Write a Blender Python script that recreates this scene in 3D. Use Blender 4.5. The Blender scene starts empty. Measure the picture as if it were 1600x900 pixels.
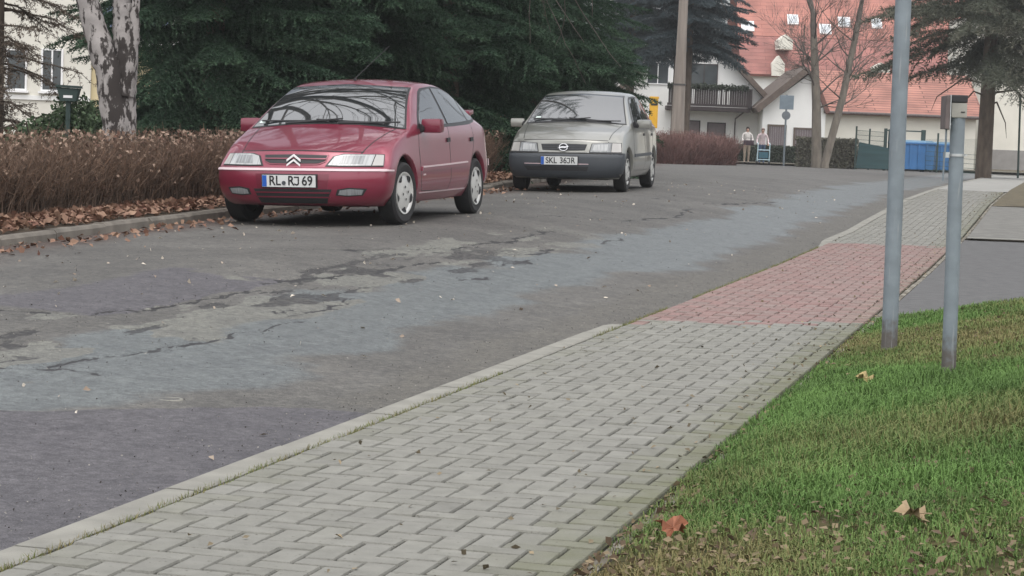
import bpy, bmesh, math, random
import numpy as np
from mathutils import Vector, Matrix
from mathutils.bvhtree import BVHTree
R = math.radians
sc = bpy.context.scene
COL = sc.collection

# ------------------------------------------------------------ camera, sky, sun, exposure
H = 1.14; FPX = 3400.0; PITCH = math.atan(247 / FPX); ROLL = R(2.2)
cam = bpy.data.cameras.new("camera"); cam.sensor_width = 36; cam.lens = FPX / 1600 * 36
cam.clip_start = .1; cam.clip_end = 3000
camo = bpy.data.objects.new("camera", cam); COL.objects.link(camo)
camo.matrix_world = Matrix.Translation((0, 0, H)) @ Matrix.Rotation(R(90) - PITCH, 4, 'X') @ Matrix.Rotation(ROLL, 4, 'Z')
sc.camera = camo
SUN_EL, SUN_AZ = R(67), R(175)
w = bpy.data.worlds.new("World"); sc.world = w; w.use_nodes = True
nt = w.node_tree; nt.nodes.clear()
sky = nt.nodes.new('ShaderNodeTexSky'); sky.sky_type = 'NISHITA'; sky.sun_disc = False
sky.sun_elevation = SUN_EL; sky.sun_rotation = SUN_AZ; sky.air_density = 1.0; sky.dust_density = 4.0; sky.ozone_density = 1.0
hs = nt.nodes.new('ShaderNodeHueSaturation'); hs.inputs['Saturation'].default_value = .3
bg = nt.nodes.new('ShaderNodeBackground'); bg.inputs['Strength'].default_value = .15
wo = nt.nodes.new('ShaderNodeOutputWorld')
nt.links.new(sky.outputs[0], hs.inputs['Color']); nt.links.new(hs.outputs[0], bg.inputs[0]); nt.links.new(bg.outputs[0], wo.inputs[0])
sl = bpy.data.lights.new("sun", 'SUN'); sl.energy = 1.5; sl.angle = R(160); sl.color = (1, .97, .93)
so = bpy.data.objects.new("sun", sl); COL.objects.link(so)
sd = Vector((math.sin(SUN_AZ) * math.cos(SUN_EL), math.cos(SUN_AZ) * math.cos(SUN_EL), math.sin(SUN_EL)))
so.rotation_euler = sd.to_track_quat('Z', 'Y').to_euler()
sc.view_settings.view_transform = 'Standard'; sc.view_settings.look = 'None'
sc.view_settings.gamma = 1; sc.view_settings.use_curve_mapping = False
sc.view_settings.exposure = 0.56
sc.cycles.max_bounces = 6; sc.cycles.diffuse_bounces = 3; sc.cycles.glossy_bounces = 3
sc.cycles.transparent_max_bounces = 8; sc.cycles.volume_bounces = 0
sc.cycles.use_denoising = True

# ------------------------------------------------------------ helpers
def tag(o, label=None, cat=None, group=None, kind=None):
    if label: o['label'] = label
    if cat: o['category'] = cat
    if group: o['group'] = group
    if kind: o['kind'] = kind
    return o
def thing(name, label, cat, loc=(0, 0, 0), rotz=0, group=None):
    o = bpy.data.objects.new(name, None); COL.objects.link(o); o.empty_display_size = .2
    o.location = loc; o.rotation_euler = (0, 0, rotz)
    return tag(o, label, cat, group)
def link(name, me, m=None, parent=None, smooth=False):
    if m is not None:
        for x in (m if isinstance(m, (list, tuple)) else [m]): me.materials.append(x)
    if smooth and len(me.polygons): me.polygons.foreach_set('use_smooth', np.ones(len(me.polygons), bool))
    o = bpy.data.objects.new(name, me); COL.objects.link(o)
    if parent is not None: o.parent = parent
    return o
def mesh_np(name, V, F):
    """V (n,3); F (m,k) all the same size"""
    V = np.asarray(V, np.float32).reshape(-1, 3); F = np.asarray(F, np.int32)
    me = bpy.data.meshes.new(name); k = F.shape[1]
    me.vertices.add(len(V)); me.vertices.foreach_set('co', V.ravel())
    me.loops.add(F.size); me.loops.foreach_set('vertex_index', F.ravel())
    me.polygons.add(len(F)); me.polygons.foreach_set('loop_start', np.arange(0, F.size, k, dtype=np.int32))
    me.polygons.foreach_set('loop_total', np.full(len(F), k, np.int32))
    me.update(calc_edges=True); me.validate(); me.shade_flat()
    return me
def attr(me, name, vals):
    a = me.attributes.new(name, 'FLOAT', 'POINT'); a.data.foreach_set('value', np.asarray(vals, np.float32))
class MB:
    """collects shapes for ONE mesh object"""
    def __init__(s): s.v = []; s.f = []
    def add(s, vs, fs):
        n = len(s.v); s.v += [tuple(v) for v in vs]; s.f += [[i + n for i in f] for f in fs]; return s
    def box(s, x0, x1, y0, y1, z0, z1, bev=0, M=None):
        if bev <= 0:
            vs = [(x, y, z) for z in (z0, z1) for y in (y0, y1) for x in (x0, x1)]
            fs = [[0, 2, 3, 1], [4, 5, 7, 6], [0, 1, 5, 4], [2, 6, 7, 3], [0, 4, 6, 2], [1, 3, 7, 5]]
        else:
            bm = bmesh.new(); r = bmesh.ops.create_cube(bm, size=1)
            for v in bm.verts: v.co = ((x0 + x1) / 2 + v.co.x * (x1 - x0), (y0 + y1) / 2 + v.co.y * (y1 - y0), (z0 + z1) / 2 + v.co.z * (z1 - z0))
            bmesh.ops.bevel(bm, geom=bm.edges[:], offset=bev, segments=2, affect='EDGES', profile=.7)
            bm.verts.index_update(); vs = [tuple(v.co) for v in bm.verts]; fs = [[v.index for v in f.verts] for f in bm.faces]; bm.free()
        if M is not None: vs = [M @ Vector(v) for v in vs]
        return s.add(vs, fs)
    def tube(s, pts, rad, n=8, cap=True):
        pts = [Vector(p) for p in pts]
        if not isinstance(rad, (list, tuple)): rad = [rad] * len(pts)
        vs = []; fs = []; up = Vector((.31, .17, .93))
        for i, p in enumerate(pts):
            t = (pts[min(i + 1, len(pts) - 1)] - pts[max(i - 1, 0)])
            t = t.normalized() if t.length > 1e-9 else Vector((0, 0, 1))
            a = t.cross(up)
            if a.length < .05: a = t.cross(Vector((1, 0, 0)))
            a.normalize(); b = t.cross(a)
            for k in range(n):
                q = 2 * math.pi * k / n
                vs.append(p + (a * math.cos(q) + b * math.sin(q)) * rad[i])
        for i in range(len(pts) - 1):
            for k in range(n):
                k2 = (k + 1) % n; fs.append([i * n + k, i * n + k2, (i + 1) * n + k2, (i + 1) * n + k])
        if cap: fs.append(list(range(n))[::-1]); fs.append([(len(pts) - 1) * n + k for k in range(n)])
        return s.add(vs, fs)
    def lathe(s, prof, n=24, M=None, close=False):
        """prof: (r, h) pairs round the z axis"""
        vs = []; fs = []
        for r, h in prof:
            for k in range(n):
                q = 2 * math.pi * k / n; vs.append(Vector((r * math.cos(q), r * math.sin(q), h)))
        for i in range(len(prof) - 1):
            for k in range(n):
                k2 = (k + 1) % n; fs.append([i * n + k, i * n + k2, (i + 1) * n + k2, (i + 1) * n + k])
        if close: fs.append([k for k in range(n)][::-1]); fs.append([(len(prof) - 1) * n + k for k in range(n)])
        if M is not None: vs = [M @ v for v in vs]
        return s.add(vs, fs)
    def prism(s, poly, d, M=None):
        """poly in xz, extruded along +y by d"""
        n = len(poly); vs = [Vector((x, 0, z)) for x, z in poly] + [Vector((x, d, z)) for x, z in poly]
        fs = [list(range(n)), [n + i for i in range(n)][::-1]] + [[i, i + n, (i + 1) % n + n, (i + 1) % n] for i in range(n)]
        if M is not None: vs = [M @ v for v in vs]
        return s.add(vs, fs)
    def build(s, name, m, parent=None, smooth=False):
        me = bpy.data.meshes.new(name); me.from_pydata([tuple(v) for v in s.v], [], s.f)
        bm = bmesh.new(); bm.from_mesh(me); bmesh.ops.recalc_face_normals(bm, faces=bm.faces); bm.to_mesh(me); bm.free()
        o = link(name, me, m, parent, smooth)
        if smooth:
            try: me.set_sharp_from_angle(angle=R(40))
            except Exception: pass
        return o
def copy_tree(o, parent=None):
    c = o.copy(); COL.objects.link(c); c.parent = parent
    for ch in list(o.children): copy_tree(ch, c)
    return c

# ------------------------------------------------------------ materials
def mat(name, col, rough=.75, var=.15, scale=6, bump=0, bscale=60, metallic=0, coat=0, spec=.5, tint=None, col2=None, detail=4, ior=1.5, stretch=None):
    """one procedural material: noise varied colour, optional second colour, optional per vertex 'tint' mix, bump"""
    m = bpy.data.materials.new(name); m.use_nodes = True; n = m.node_tree; N = n.nodes; L = n.links
    b = N['Principled BSDF']; b.inputs['Roughness'].default_value = rough; b.inputs['Metallic'].default_value = metallic
    b.inputs['Coat Weight'].default_value = coat; b.inputs['Coat Roughness'].default_value = .04; b.inputs['Specular IOR Level'].default_value = spec
    b.inputs['IOR'].default_value = ior
    tc = N.new('ShaderNodeTexCoord'); src = tc.outputs['Object']
    if stretch:
        mp = N.new('ShaderNodeMapping'); mp.inputs['Scale'].default_value = stretch; L.new(src, mp.inputs[0]); src = mp.outputs[0]
    no = N.new('ShaderNodeTexNoise'); no.inputs['Scale'].default_value = scale; no.inputs['Detail'].default_value = detail; L.new(src, no.inputs['Vector'])
    rp = N.new('ShaderNodeValToRGB'); e = rp.color_ramp.elements; e[0].position = .3; e[1].position = .7
    c2 = col2 if col2 else col
    e[0].color = (*[c * (1 - var) for c in col], 1); e[1].color = (*[min(1, c * (1 + var)) for c in c2], 1)
    L.new(no.outputs[0], rp.inputs[0]); out = rp.outputs[0]
    if tint:
        at = N.new('ShaderNodeAttribute'); at.attribute_name = 'tint'
        mx = N.new('ShaderNodeMix'); mx.data_type = 'RGBA'; mx.inputs['B'].default_value = (*tint, 1)
        L.new(at.outputs['Fac'], mx.inputs['Factor']); L.new(out, mx.inputs['A']); out = mx.outputs['Result']
    L.new(out, b.inputs['Base Color'])
    if bump:
        n2 = N.new('ShaderNodeTexNoise'); n2.inputs['Scale'].default_value = bscale; n2.inputs['Detail'].default_value = 3; L.new(src, n2.inputs['Vector'])
        bp = N.new('ShaderNodeBump'); bp.inputs['Strength'].default_value = bump; bp.inputs['Distance'].default_value = .01
        L.new(n2.outputs[0], bp.inputs['Height']); L.new(bp.outputs[0], b.inputs['Normal'])
    return m
M = {}
M['concrete'] = mat('concrete', (.21, .205, .18), .85, .16, 7, .35, 120)
M['soil'] = mat('soil', (.07, .052, .035), .95, .4, 5, .6, 50)
M['brown_grass'] = mat('brown_grass', (.085, .07, .04), .95, .35, 4, .6, 60)
M['turf'] = mat('turf', (.035, .05, .018), .95, .35, 7, .6, 60, col2=(.075, .06, .03), spec=.1)
M['drive'] = mat('drive', (.085, .085, .085), .85, .2, 9, .4, 150)
M['grass'] = mat('grass', (.092, .165, .044), .8, .30, 2.2, tint=(.20, .165, .078), spec=.2)
M['leaf_litter'] = mat('leaf_litter', (.11, .045, .028), .8, .35, 9, tint=(.27, .17, .115))
M['hedge_twig'] = mat('hedge_twig', (.062, .043, .031), .9, .35, 2, tint=(.165, .10, .066))
M['hedge_leaf'] = mat('hedge_leaf', (.10, .048, .032), .8, .35, 8, tint=(.33, .24, .18))
M['redtwig'] = mat('redtwig', (.11, .05, .045), .9, .3, 3, tint=(.19, .11, .095))
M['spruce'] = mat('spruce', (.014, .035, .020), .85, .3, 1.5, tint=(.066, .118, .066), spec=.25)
M['blue_spruce'] = mat('blue_spruce', (.022, .036, .042), .75, .3, 1.5, tint=(.06, .085, .095))
M['pine'] = mat('pine', (.055, .065, .045), .8, .35, 1.2, tint=(.13, .125, .09))
M['larch'] = mat('larch', (.075, .058, .045), .9, .3, 3, tint=(.12, .09, .065))
M['shrub'] = mat('shrub', (.03, .055, .025), .8, .35, 3, tint=(.07, .11, .05))
M['clip'] = mat('clip', (.022, .035, .022), .85, .3, 3, tint=(.05, .06, .04))
M['greyhedge'] = mat('greyhedge', (.085, .085, .06), .9, .3, 3, tint=(.17, .16, .12))
M['bark'] = mat('bark', (.085, .065, .05), .95, .35, 8, .6, 40, stretch=(1, 1, .3))
M['greybark'] = mat('greybark', (.16, .14, .115), .95, .3, 6, .5, 40, stretch=(1, 1, .3))
M['twig'] = mat('twig', (.10, .085, .074), .9, .25, 5)
M['cream'] = mat('cream', (.66, .64, .57), .9, .06, 1.2)
M['white'] = mat('white', (.76, .76, .74), .9, .05, 1.0)
M['ochre'] = mat('ochre', (.52, .45, .29), .9, .08, 2)
M['frame_white'] = mat('frame_white', (.8, .8, .8), .5, .03, 3)
M['pane'] = mat('pane', (.05, .06, .065), .08, .2, 2, spec=.6)
M['bluepane'] = mat('bluepane', (.12, .16, .25), .2, .2, 2, spec=.6)
M['darkwood'] = mat('darkwood', (.035, .026, .026), .8, .25, 6, stretch=(1, 1, .2))
M['brownwood'] = mat('brownwood', (.11, .085, .07), .85, .25, 6)
M['gate'] = mat('gate', (.16, .135, .14), .8, .1, 4)
M['galv'] = mat('galv', (.19, .222, .245), .55, .14, 9, .1, 60, metallic=.15)
M['galv_post'] = mat('galv_post', (.19, .222, .245), .55, .16, 9, .12, 60, metallic=.15)
M['steel'] = mat('steel', (.55, .57, .58), .35, .08, 15, metallic=.9)
M['blackplastic'] = mat('blackplastic', (.02, .02, .022), .55, .2, 8)
M['boxgrey'] = mat('boxgrey', (.30, .29, .26), .7, .15, 10)
M['rust'] = mat('rust', (.115, .095, .092), .8, .25, 12)
M['darkgreen'] = mat('darkgreen', (.018, .04, .035), .6, .2, 4)
M['greenmesh'] = mat('greenmesh', (.03, .065, .055), .7, .15, 4)
M['screen'] = mat('screen', (.028, .065, .07), .85, .2, 2, stretch=(.3, 1, 6))
M['blue'] = mat('blue', (.035, .15, .36), .5, .12, 2)
M['lightblue'] = mat('lightblue', (.25, .42, .55), .5, .1, 3)
M['yellow'] = mat('yellow', (.62, .34, .02), .5, .08, 4)
M['woodpole'] = mat('woodpole', (.22, .19, .165), .9, .22, 8, .4, 50, stretch=(1, 1, .08))
M['signback'] = mat('signback', (.21, .26, .30), .6, .1, 5, metallic=.2)
M['iron'] = mat('iron', (.06, .055, .052), .6, .2, 20)
def birch_mat():
    m = mat('birch', (.29, .27, .26), .85, .2, 7, .4, 60); n = m.node_tree; N = n.nodes; L = n.links
    b = N['Principled BSDF']; src = b.inputs['Base Color'].links[0].from_socket
    tc = N.new('ShaderNodeTexCoord'); mp = N.new('ShaderNodeMapping'); mp.inputs['Scale'].default_value = (1, 1, .42); L.new(tc.outputs['Object'], mp.inputs[0])
    no = N.new('ShaderNodeTexNoise'); no.inputs['Scale'].default_value = 13; no.inputs['Detail'].default_value = 6; no.inputs['Roughness'].default_value = .62; L.new(mp.outputs[0], no.inputs['Vector'])
    at = N.new('ShaderNodeAttribute'); at.attribute_name = 'tint'
    ad = N.new('ShaderNodeMath'); ad.operation = 'ADD'; L.new(no.outputs[0], ad.inputs[0]); L.new(at.outputs['Fac'], ad.inputs[1])
    rp = N.new('ShaderNodeValToRGB'); e = rp.color_ramp.elements; e[0].position = .53; e[1].position = .585
    L.new(ad.outputs[0], rp.inputs[0])
    mx = N.new('ShaderNodeMix'); mx.data_type = 'RGBA'; mx.inputs['B'].default_value = (.03, .024, .022, 1)
    L.new(rp.outputs[0], mx.inputs['Factor']); L.new(src, mx.inputs['A']); L.new(mx.outputs['Result'], b.inputs['Base Color'])
    return m
M['birch'] = birch_mat()
def post_mat():
    m = M['galv_post']; n = m.node_tree; N = n.nodes; L = n.links; b = N['Principled BSDF']; src = b.inputs['Base Color'].links[0].from_socket
    tc = N.new('ShaderNodeTexCoord'); sp = N.new('ShaderNodeSeparateXYZ'); L.new(tc.outputs['Object'], sp.inputs[0])
    no = N.new('ShaderNodeTexNoise'); no.inputs['Scale'].default_value = 22; no.inputs['Detail'].default_value = 5; L.new(tc.outputs['Object'], no.inputs['Vector'])
    ma = N.new('ShaderNodeMath'); ma.operation = 'MULTIPLY_ADD'; L.new(no.outputs[0], ma.inputs[0]); ma.inputs[1].default_value = -.28; L.new(sp.outputs['Z'], ma.inputs[2])
    mr = N.new('ShaderNodeMapRange'); mr.inputs[1].default_value = -.06; mr.inputs[2].default_value = .03; mr.inputs[3].default_value = .75; mr.inputs[4].default_value = 0; L.new(ma.outputs[0], mr.inputs[0])
    mx = N.new('ShaderNodeMix'); mx.data_type = 'RGBA'; mx.inputs['B'].default_value = (.085, .06, .042, 1); L.new(mr.outputs[0], mx.inputs['Factor']); L.new(src, mx.inputs['A'])
    mp = N.new('ShaderNodeMapping'); mp.inputs['Scale'].default_value = (90, 90, 5); L.new(tc.outputs['Object'], mp.inputs[0]); n2 = N.new('ShaderNodeTexNoise'); n2.inputs['Scale'].default_value = 1; n2.inputs['Detail'].default_value = 4; L.new(mp.outputs[0], n2.inputs['Vector'])
    m2 = N.new('ShaderNodeMapRange'); m2.inputs[1].default_value = .62; m2.inputs[2].default_value = .72; m2.inputs[4].default_value = .5; L.new(n2.outputs[0], m2.inputs[0])
    mz = N.new('ShaderNodeMix'); mz.data_type = 'RGBA'; mz.inputs['B'].default_value = (.33, .34, .34, 1); L.new(m2.outputs[0], mz.inputs['Factor']); L.new(mx.outputs['Result'], mz.inputs['A']); L.new(mz.outputs['Result'], b.inputs['Base Color'])
post_mat()
def tile_mat(name, c1, c2, cm, size, mort=.012, coord='Object'):
    m = bpy.data.materials.new(name); m.use_nodes = True; n = m.node_tree; N = n.nodes; L = n.links
    b = N['Principled BSDF']; b.inputs['Roughness'].default_value = .85
    uv = N.new('ShaderNodeUVMap'); br = N.new('ShaderNodeTexBrick'); L.new(uv.outputs[0], br.inputs['Vector'])
    br.inputs['Color1'].default_value = (*c1, 1); br.inputs['Color2'].default_value = (*c2, 1); br.inputs['Mortar'].default_value = (*cm, 1)
    br.inputs['Scale'].default_value = 1; br.inputs['Brick Width'].default_value = size[0]; br.inputs['Row Height'].default_value = size[1]
    br.inputs['Mortar Size'].default_value = mort; br.inputs['Mortar Smooth'].default_value = .3
    tc = N.new('ShaderNodeTexCoord'); no = N.new('ShaderNodeTexNoise'); no.inputs['Scale'].default_value = .9; no.inputs['Detail'].default_value = 5; L.new(tc.outputs['Object'], no.inputs['Vector'])
    mx = N.new('ShaderNodeMix'); mx.data_type = 'RGBA'; mx.blend_type = 'MULTIPLY'; mx.inputs['Factor'].default_value = 1
    rp = N.new('ShaderNodeValToRGB'); e = rp.color_ramp.elements; e[0].position = .3; e[0].color = (.68, .66, .66, 1); e[1].position = .7; e[1].color = (1.15, 1.12, 1.1, 1)
    L.new(no.outputs[0], rp.inputs[0]); L.new(br.outputs[0], mx.inputs['A']); L.new(rp.outputs[0], mx.inputs['B']); L.new(mx.outputs['Result'], b.inputs['Base Color'])
    bp = N.new('ShaderNodeBump'); bp.inputs['Strength'].default_value = .6; bp.inputs['Distance'].default_value = .03; bp.invert = True
    L.new(br.outputs['Fac'], bp.inputs['Height']); L.new(bp.outputs[0], b.inputs['Normal'])
    return m
M['tile'] = tile_mat('tile', (.33, .155, .122), (.38, .185, .145), (.14, .07, .058), (2.6, .26), .028)
M['tile_far'] = tile_mat('tile_far', (.33, .14, .112), (.37, .165, .13), (.23, .095, .08), (3.1, .36), .015)
M['tile_dark'] = tile_mat('tile_dark', (.27, .115, .10), (.31, .14, .12), (.18, .075, .065), (3.3, .34), .015)

def road_mat():
    m = bpy.data.materials.new('asphalt'); m.use_nodes = True; n = m.node_tree; N = n.nodes; L = n.links
    b = N['Principled BSDF']
    tc = N.new('ShaderNodeTexCoord')
    def noise(s, d=4, r=.55):
        x = N.new('ShaderNodeTexNoise'); x.inputs['Scale'].default_value = s; x.inputs['Detail'].default_value = d; x.inputs['Roughness'].default_value = r
        L.new(tc.outputs['Object'], x.inputs['Vector']); return x.outputs[0]
    def at(name):
        x = N.new('ShaderNodeAttribute'); x.attribute_name = name; return x.outputs['Fac']
    def brk(name, lo=.38, hi=.60, amt=.7):
        x = N.new('ShaderNodeMath'); x.operation = 'MULTIPLY_ADD'; L.new(rough_n, x.inputs[0]); x.inputs[1].default_value = amt; x.inputs[2].default_value = -.5 * amt
        y = N.new('ShaderNodeMath'); y.operation = 'ADD'; L.new(at(name), y.inputs[0]); L.new(x.outputs[0], y.inputs[1]); return ramp(y.outputs[0], lo, hi)
    rough_n = noise(26, 6, .7)
    def mix(f, a, c, mode='MIX'):
        x = N.new('ShaderNodeMix'); x.data_type = 'RGBA'; x.blend_type = mode
        for k, s in (('Factor', f), ('A', a), ('B', c)):
            if hasattr(s, 'links') or hasattr(s, 'is_linked'): L.new(s, x.inputs[k])
            elif k == 'Factor': x.inputs[k].default_value = s
            else: x.inputs[k].default_value = (*s, 1)
        return x.outputs['Result']
    def ramp(s, p0, p1, v0=0., v1=1.):
        x = N.new('ShaderNodeMapRange'); x.interpolation_type = 'SMOOTHSTEP'
        for i, v in enumerate((p0, p1, v0, v1)): x.inputs[i + 1].default_value = v
        L.new(s, x.inputs[0]); return x.outputs[0]
    big = noise(.9, 5); mid = noise(6, 5); fine = noise(160, 3, .7); grit = noise(70, 2, .8); coarse = noise(24, 4, .75)
    c = mix(ramp(big, .35, .65), (.074, .071, .066), (.100, .096, .089))
    c = mix(brk('wet_sheen', .2, .8, .8), c, (.104, .115, .117))  # bluish sky reflection on the damp track, mixed into the base colour
    c = mix(brk('dark'), c, (.073, .069, .077))
    c = mix(brk('pale'), c, (.130, .130, .116))
    c = mix(brk('gutter', .2, .8, .9), c, (.090, .085, .075))
    c = mix(brk('hole', .42, .6, .5), c, (.016, .015, .016))
    c = mix(at('dirt'), c, (.06, .04, .032))
    c = mix(ramp(mid, .25, .75), mix(1., c, (.82, .82, .83), 'MULTIPLY'), mix(1., c, (1.12, 1.12, 1.1), 'MULTIPLY'))
    c = mix(ramp(fine, .3, .7), mix(1., c, (.50, .50, .50), 'MULTIPLY'), mix(1., c, (1.45, 1.45, 1.45), 'MULTIPLY'))
    c = mix(ramp(coarse, .3, .7), mix(1., c, (.70, .70, .70), 'MULTIPLY'), mix(1., c, (1.28, 1.28, 1.26), 'MULTIPLY'))
    c = mix(ramp(grit, .70, .78), c, (.22, .215, .20))
    L.new(c, b.inputs['Base Color'])
    r = N.new('ShaderNodeMath'); r.operation = 'MULTIPLY_ADD'; L.new(at('wet_sheen'), r.inputs[0]); r.inputs[1].default_value = -.22; r.inputs[2].default_value = .72
    L.new(r.outputs[0], b.inputs['Roughness'])
    bp = N.new('ShaderNodeBump'); bp.inputs['Strength'].default_value = .55; bp.inputs['Distance'].default_value = .006
    L.new(fine, bp.inputs['Height']); L.new(bp.outputs[0], b.inputs['Normal'])
    return m
M['asphalt'] = road_mat()
def paver_mat():
    m = mat('paver', (.190, .187, .170), .88, .12, 14, .4, 160); n = m.node_tree; N = n.nodes; L = n.links
    b = N['Principled BSDF']; src = b.inputs['Base Color'].links[0].from_socket
    def at(name):
        x = N.new('ShaderNodeAttribute'); x.attribute_name = name; return x.outputs['Fac']
    mx = N.new('ShaderNodeMix'); mx.data_type = 'RGBA'; mx.inputs['B'].default_value = (.215, .132, .122, 1); L.new(at('red'), mx.inputs['Factor']); L.new(src, mx.inputs['A'])
    m2 = N.new('ShaderNodeMix'); m2.data_type = 'RGBA'; m2.inputs['B'].default_value = (.115, .118, .070, 1); L.new(mx.outputs['Result'], m2.inputs['A'])
    tc = N.new('ShaderNodeTexCoord'); no = N.new('ShaderNodeTexNoise'); no.inputs['Scale'].default_value = 5; no.inputs['Detail'].default_value = 6; L.new(tc.outputs['Object'], no.inputs['Vector'])
    mm = N.new('ShaderNodeMath'); mm.operation = 'MULTIPLY'; L.new(at('moss'), mm.inputs[0]); L.new(no.outputs[0], mm.inputs[1])
    m5 = N.new('ShaderNodeMath'); m5.operation = 'MULTIPLY'; m5.use_clamp = True; m5.inputs[1].default_value = 1.5; L.new(mm.outputs[0], m5.inputs[0]); L.new(m5.outputs[0], m2.inputs['Factor'])
    m3 = N.new('ShaderNodeMix'); m3.data_type = 'RGBA'; m3.blend_type = 'MULTIPLY'; m3.inputs['Factor'].default_value = 1
    cb = N.new('ShaderNodeCombineColor')
    for k in range(3): L.new(at('shade'), cb.inputs[k])
    L.new(m2.outputs['Result'], m3.inputs['A']); L.new(cb.outputs[0], m3.inputs['B']); 
    n2 = N.new('ShaderNodeTexNoise'); n2.inputs['Scale'].default_value = 55; n2.inputs['Detail'].default_value = 3; L.new(tc.outputs['Object'], n2.inputs['Vector'])
    mr = N.new('ShaderNodeMapRange'); mr.inputs[1].default_value = .66; mr.inputs[2].default_value = .74; L.new(n2.outputs[0], mr.inputs[0])
    m4 = N.new('ShaderNodeMix'); m4.data_type = 'RGBA'; m4.inputs['B'].default_value = (.06, .055, .04, 1); L.new(mr.outputs[0], m4.inputs['Factor']); L.new(m3.outputs['Result'], m4.inputs['A'])
    L.new(m4.outputs['Result'], b.inputs['Base Color'])
    return m
M['paver'] = paver_mat()

# ------------------------------------------------------------ pixel of the photo -> place
def ray(px, py):
    a, b = px - 800, py - 450; c, s = math.cos(ROLL), math.sin(ROLL)
    X = c * a + s * b; Y = -s * a + c * b; u = -Y / FPX
    return Vector((X / FPX, math.cos(PITCH) + math.sin(PITCH) * u, -math.sin(PITCH) + math.cos(PITCH) * u))
def on_z(px, py, z): d = ray(px, py); return d * ((z - H) / d.z) + Vector((0, 0, H))
def at(px, py, Y): d = ray(px, py); return d * (Y / d.y) + Vector((0, 0, H))

# ------------------------------------------------------------ ground heights (street frame: s along the pavement, w to its right)
TH = math.atan(856 / FPX); KX = -2.713
US = np.array([math.sin(TH), math.cos(TH)]); UW = np.array([math.cos(TH), -math.sin(TH)])
def sw_xy(s, w): return np.array([KX, 0.]) + US * s + UW * w
ip = np.interp
def z_right(Y): return ip(Y, [0, 20, 27, 36, 46, 70, 100, 140], [-.10, -.10, -.06, .12, .17, .08, -.05, -.05])
def z_left(Y): return ip(Y, [0, 16, 22, 32, 45, 70, 100, 140], [.03, .11, .155, .285, .32, .2, -.04, -.05])
def z_mid(Y): return ip(Y, [0, 8, 16, 22, 32, 45, 70, 100, 140], [-.03, .02, .14, .23, .335, .37, .22, -.03, -.05])
PW = 1.44
def z_walk(Y): return z_right(Y) + .10
LK = [(-7.6, -6), (-6.3, 0), (-5.15, 8), (-3.86, 16.4), (-2.87, 21.7), (-1.55, 26.5), (-.32, 31), (1.6, 44), (3.9, 66), (4.6, 75), (3.8, 84), (-2, 90), (-14, 93)]
def x_left(Y): return ip(Y, [p[1] for p in LK[:10]], [p[0] for p in LK[:10]])
def z_road(X, Y):
    xr = KX + math.tan(TH) * Y; xl = x_left(Y); t = np.clip((xr - X) / (xr - xl), -1.5, 1.2)
    zr, zm, zl = z_right(Y), z_mid(Y), z_left(Y)
    k = .62
    a = np.clip(t / k, 0, 1); a = a * a * (3 - 2 * a) * .35 + a * .65
    b = np.clip((t - k) / (1 - k), 0, 1.2)
    return np.where(t < k, zr + (zm - zr) * a, zm + (zl - zm) * b)
def z_verge(s, w, Y):
    d = np.maximum(w - PW - .07, 0); b = .19 * np.minimum(d, 1) + .11 * np.clip(d - 1, 0, 6)
    drv = np.clip((s - 15.2) / 1.0, 0, 1)
    return z_walk(Y) + b * (1 - .85 * drv)
# ------------------------------------------------------------ setting: ground, road, kerbs, pavement, verge
def grid_mesh(name, P):
    a, b, _ = P.shape; idx = np.arange(a * b).reshape(a, b)
    F = np.stack([idx[:-1, :-1], idx[:-1, 1:], idx[1:, 1:], idx[1:, :-1]], -1).reshape(-1, 4)
    return mesh_np(name, P.reshape(-1, 3), F)
bg_ = MB(); bg_.add([(-900, -60, -.32), (900, -60, -.32), (900, 1500, -.32), (-900, 1500, -.32)], [[0, 1, 2, 3]])
tag(bg_.build('ground', M['brown_grass']), kind='structure')

rng = np.random.default_rng(7)
def vnoise(X, Y, f, seed):
    r = np.random.default_rng(seed); G = r.random((256, 256)); x = X * f + 1000; y = Y * f + 1000
    xi = np.floor(x).astype(int); yi = np.floor(y).astype(int); fx = x - xi; fy = y - yi; fx = fx * fx * (3 - 2 * fx); fy = fy * fy * (3 - 2 * fy)
    g = lambda i, j: G[i % 256, j % 256]
    return (g(xi, yi) * (1 - fx) + g(xi + 1, yi) * fx) * (1 - fy) + (g(xi, yi + 1) * (1 - fx) + g(xi + 1, yi + 1) * fx) * fy
def fbm(X, Y, f, seed, o=4): return sum(vnoise(X, Y, f * 2 ** i, seed + i) * .5 ** i for i in range(o)) / sum(.5 ** i for i in range(o))
def sstep(a, b, x): t = np.clip((x - a) / (b - a), 0, 1); return t * t * (3 - 2 * t)
def seg_dist(X, Y, pts):
    d = np.full(X.shape, 1e9)
    for (x0, y0), (x1, y1) in zip(pts[:-1], pts[1:]):
        L2 = (x1 - x0) ** 2 + (y1 - y0) ** 2; t = np.clip(((X - x0) * (x1 - x0) + (Y - y0) * (y1 - y0)) / L2, 0, 1)
        d = np.minimum(d, np.hypot(X - x0 - t * (x1 - x0), Y - y0 - t * (y1 - y0)))
    return d
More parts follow.
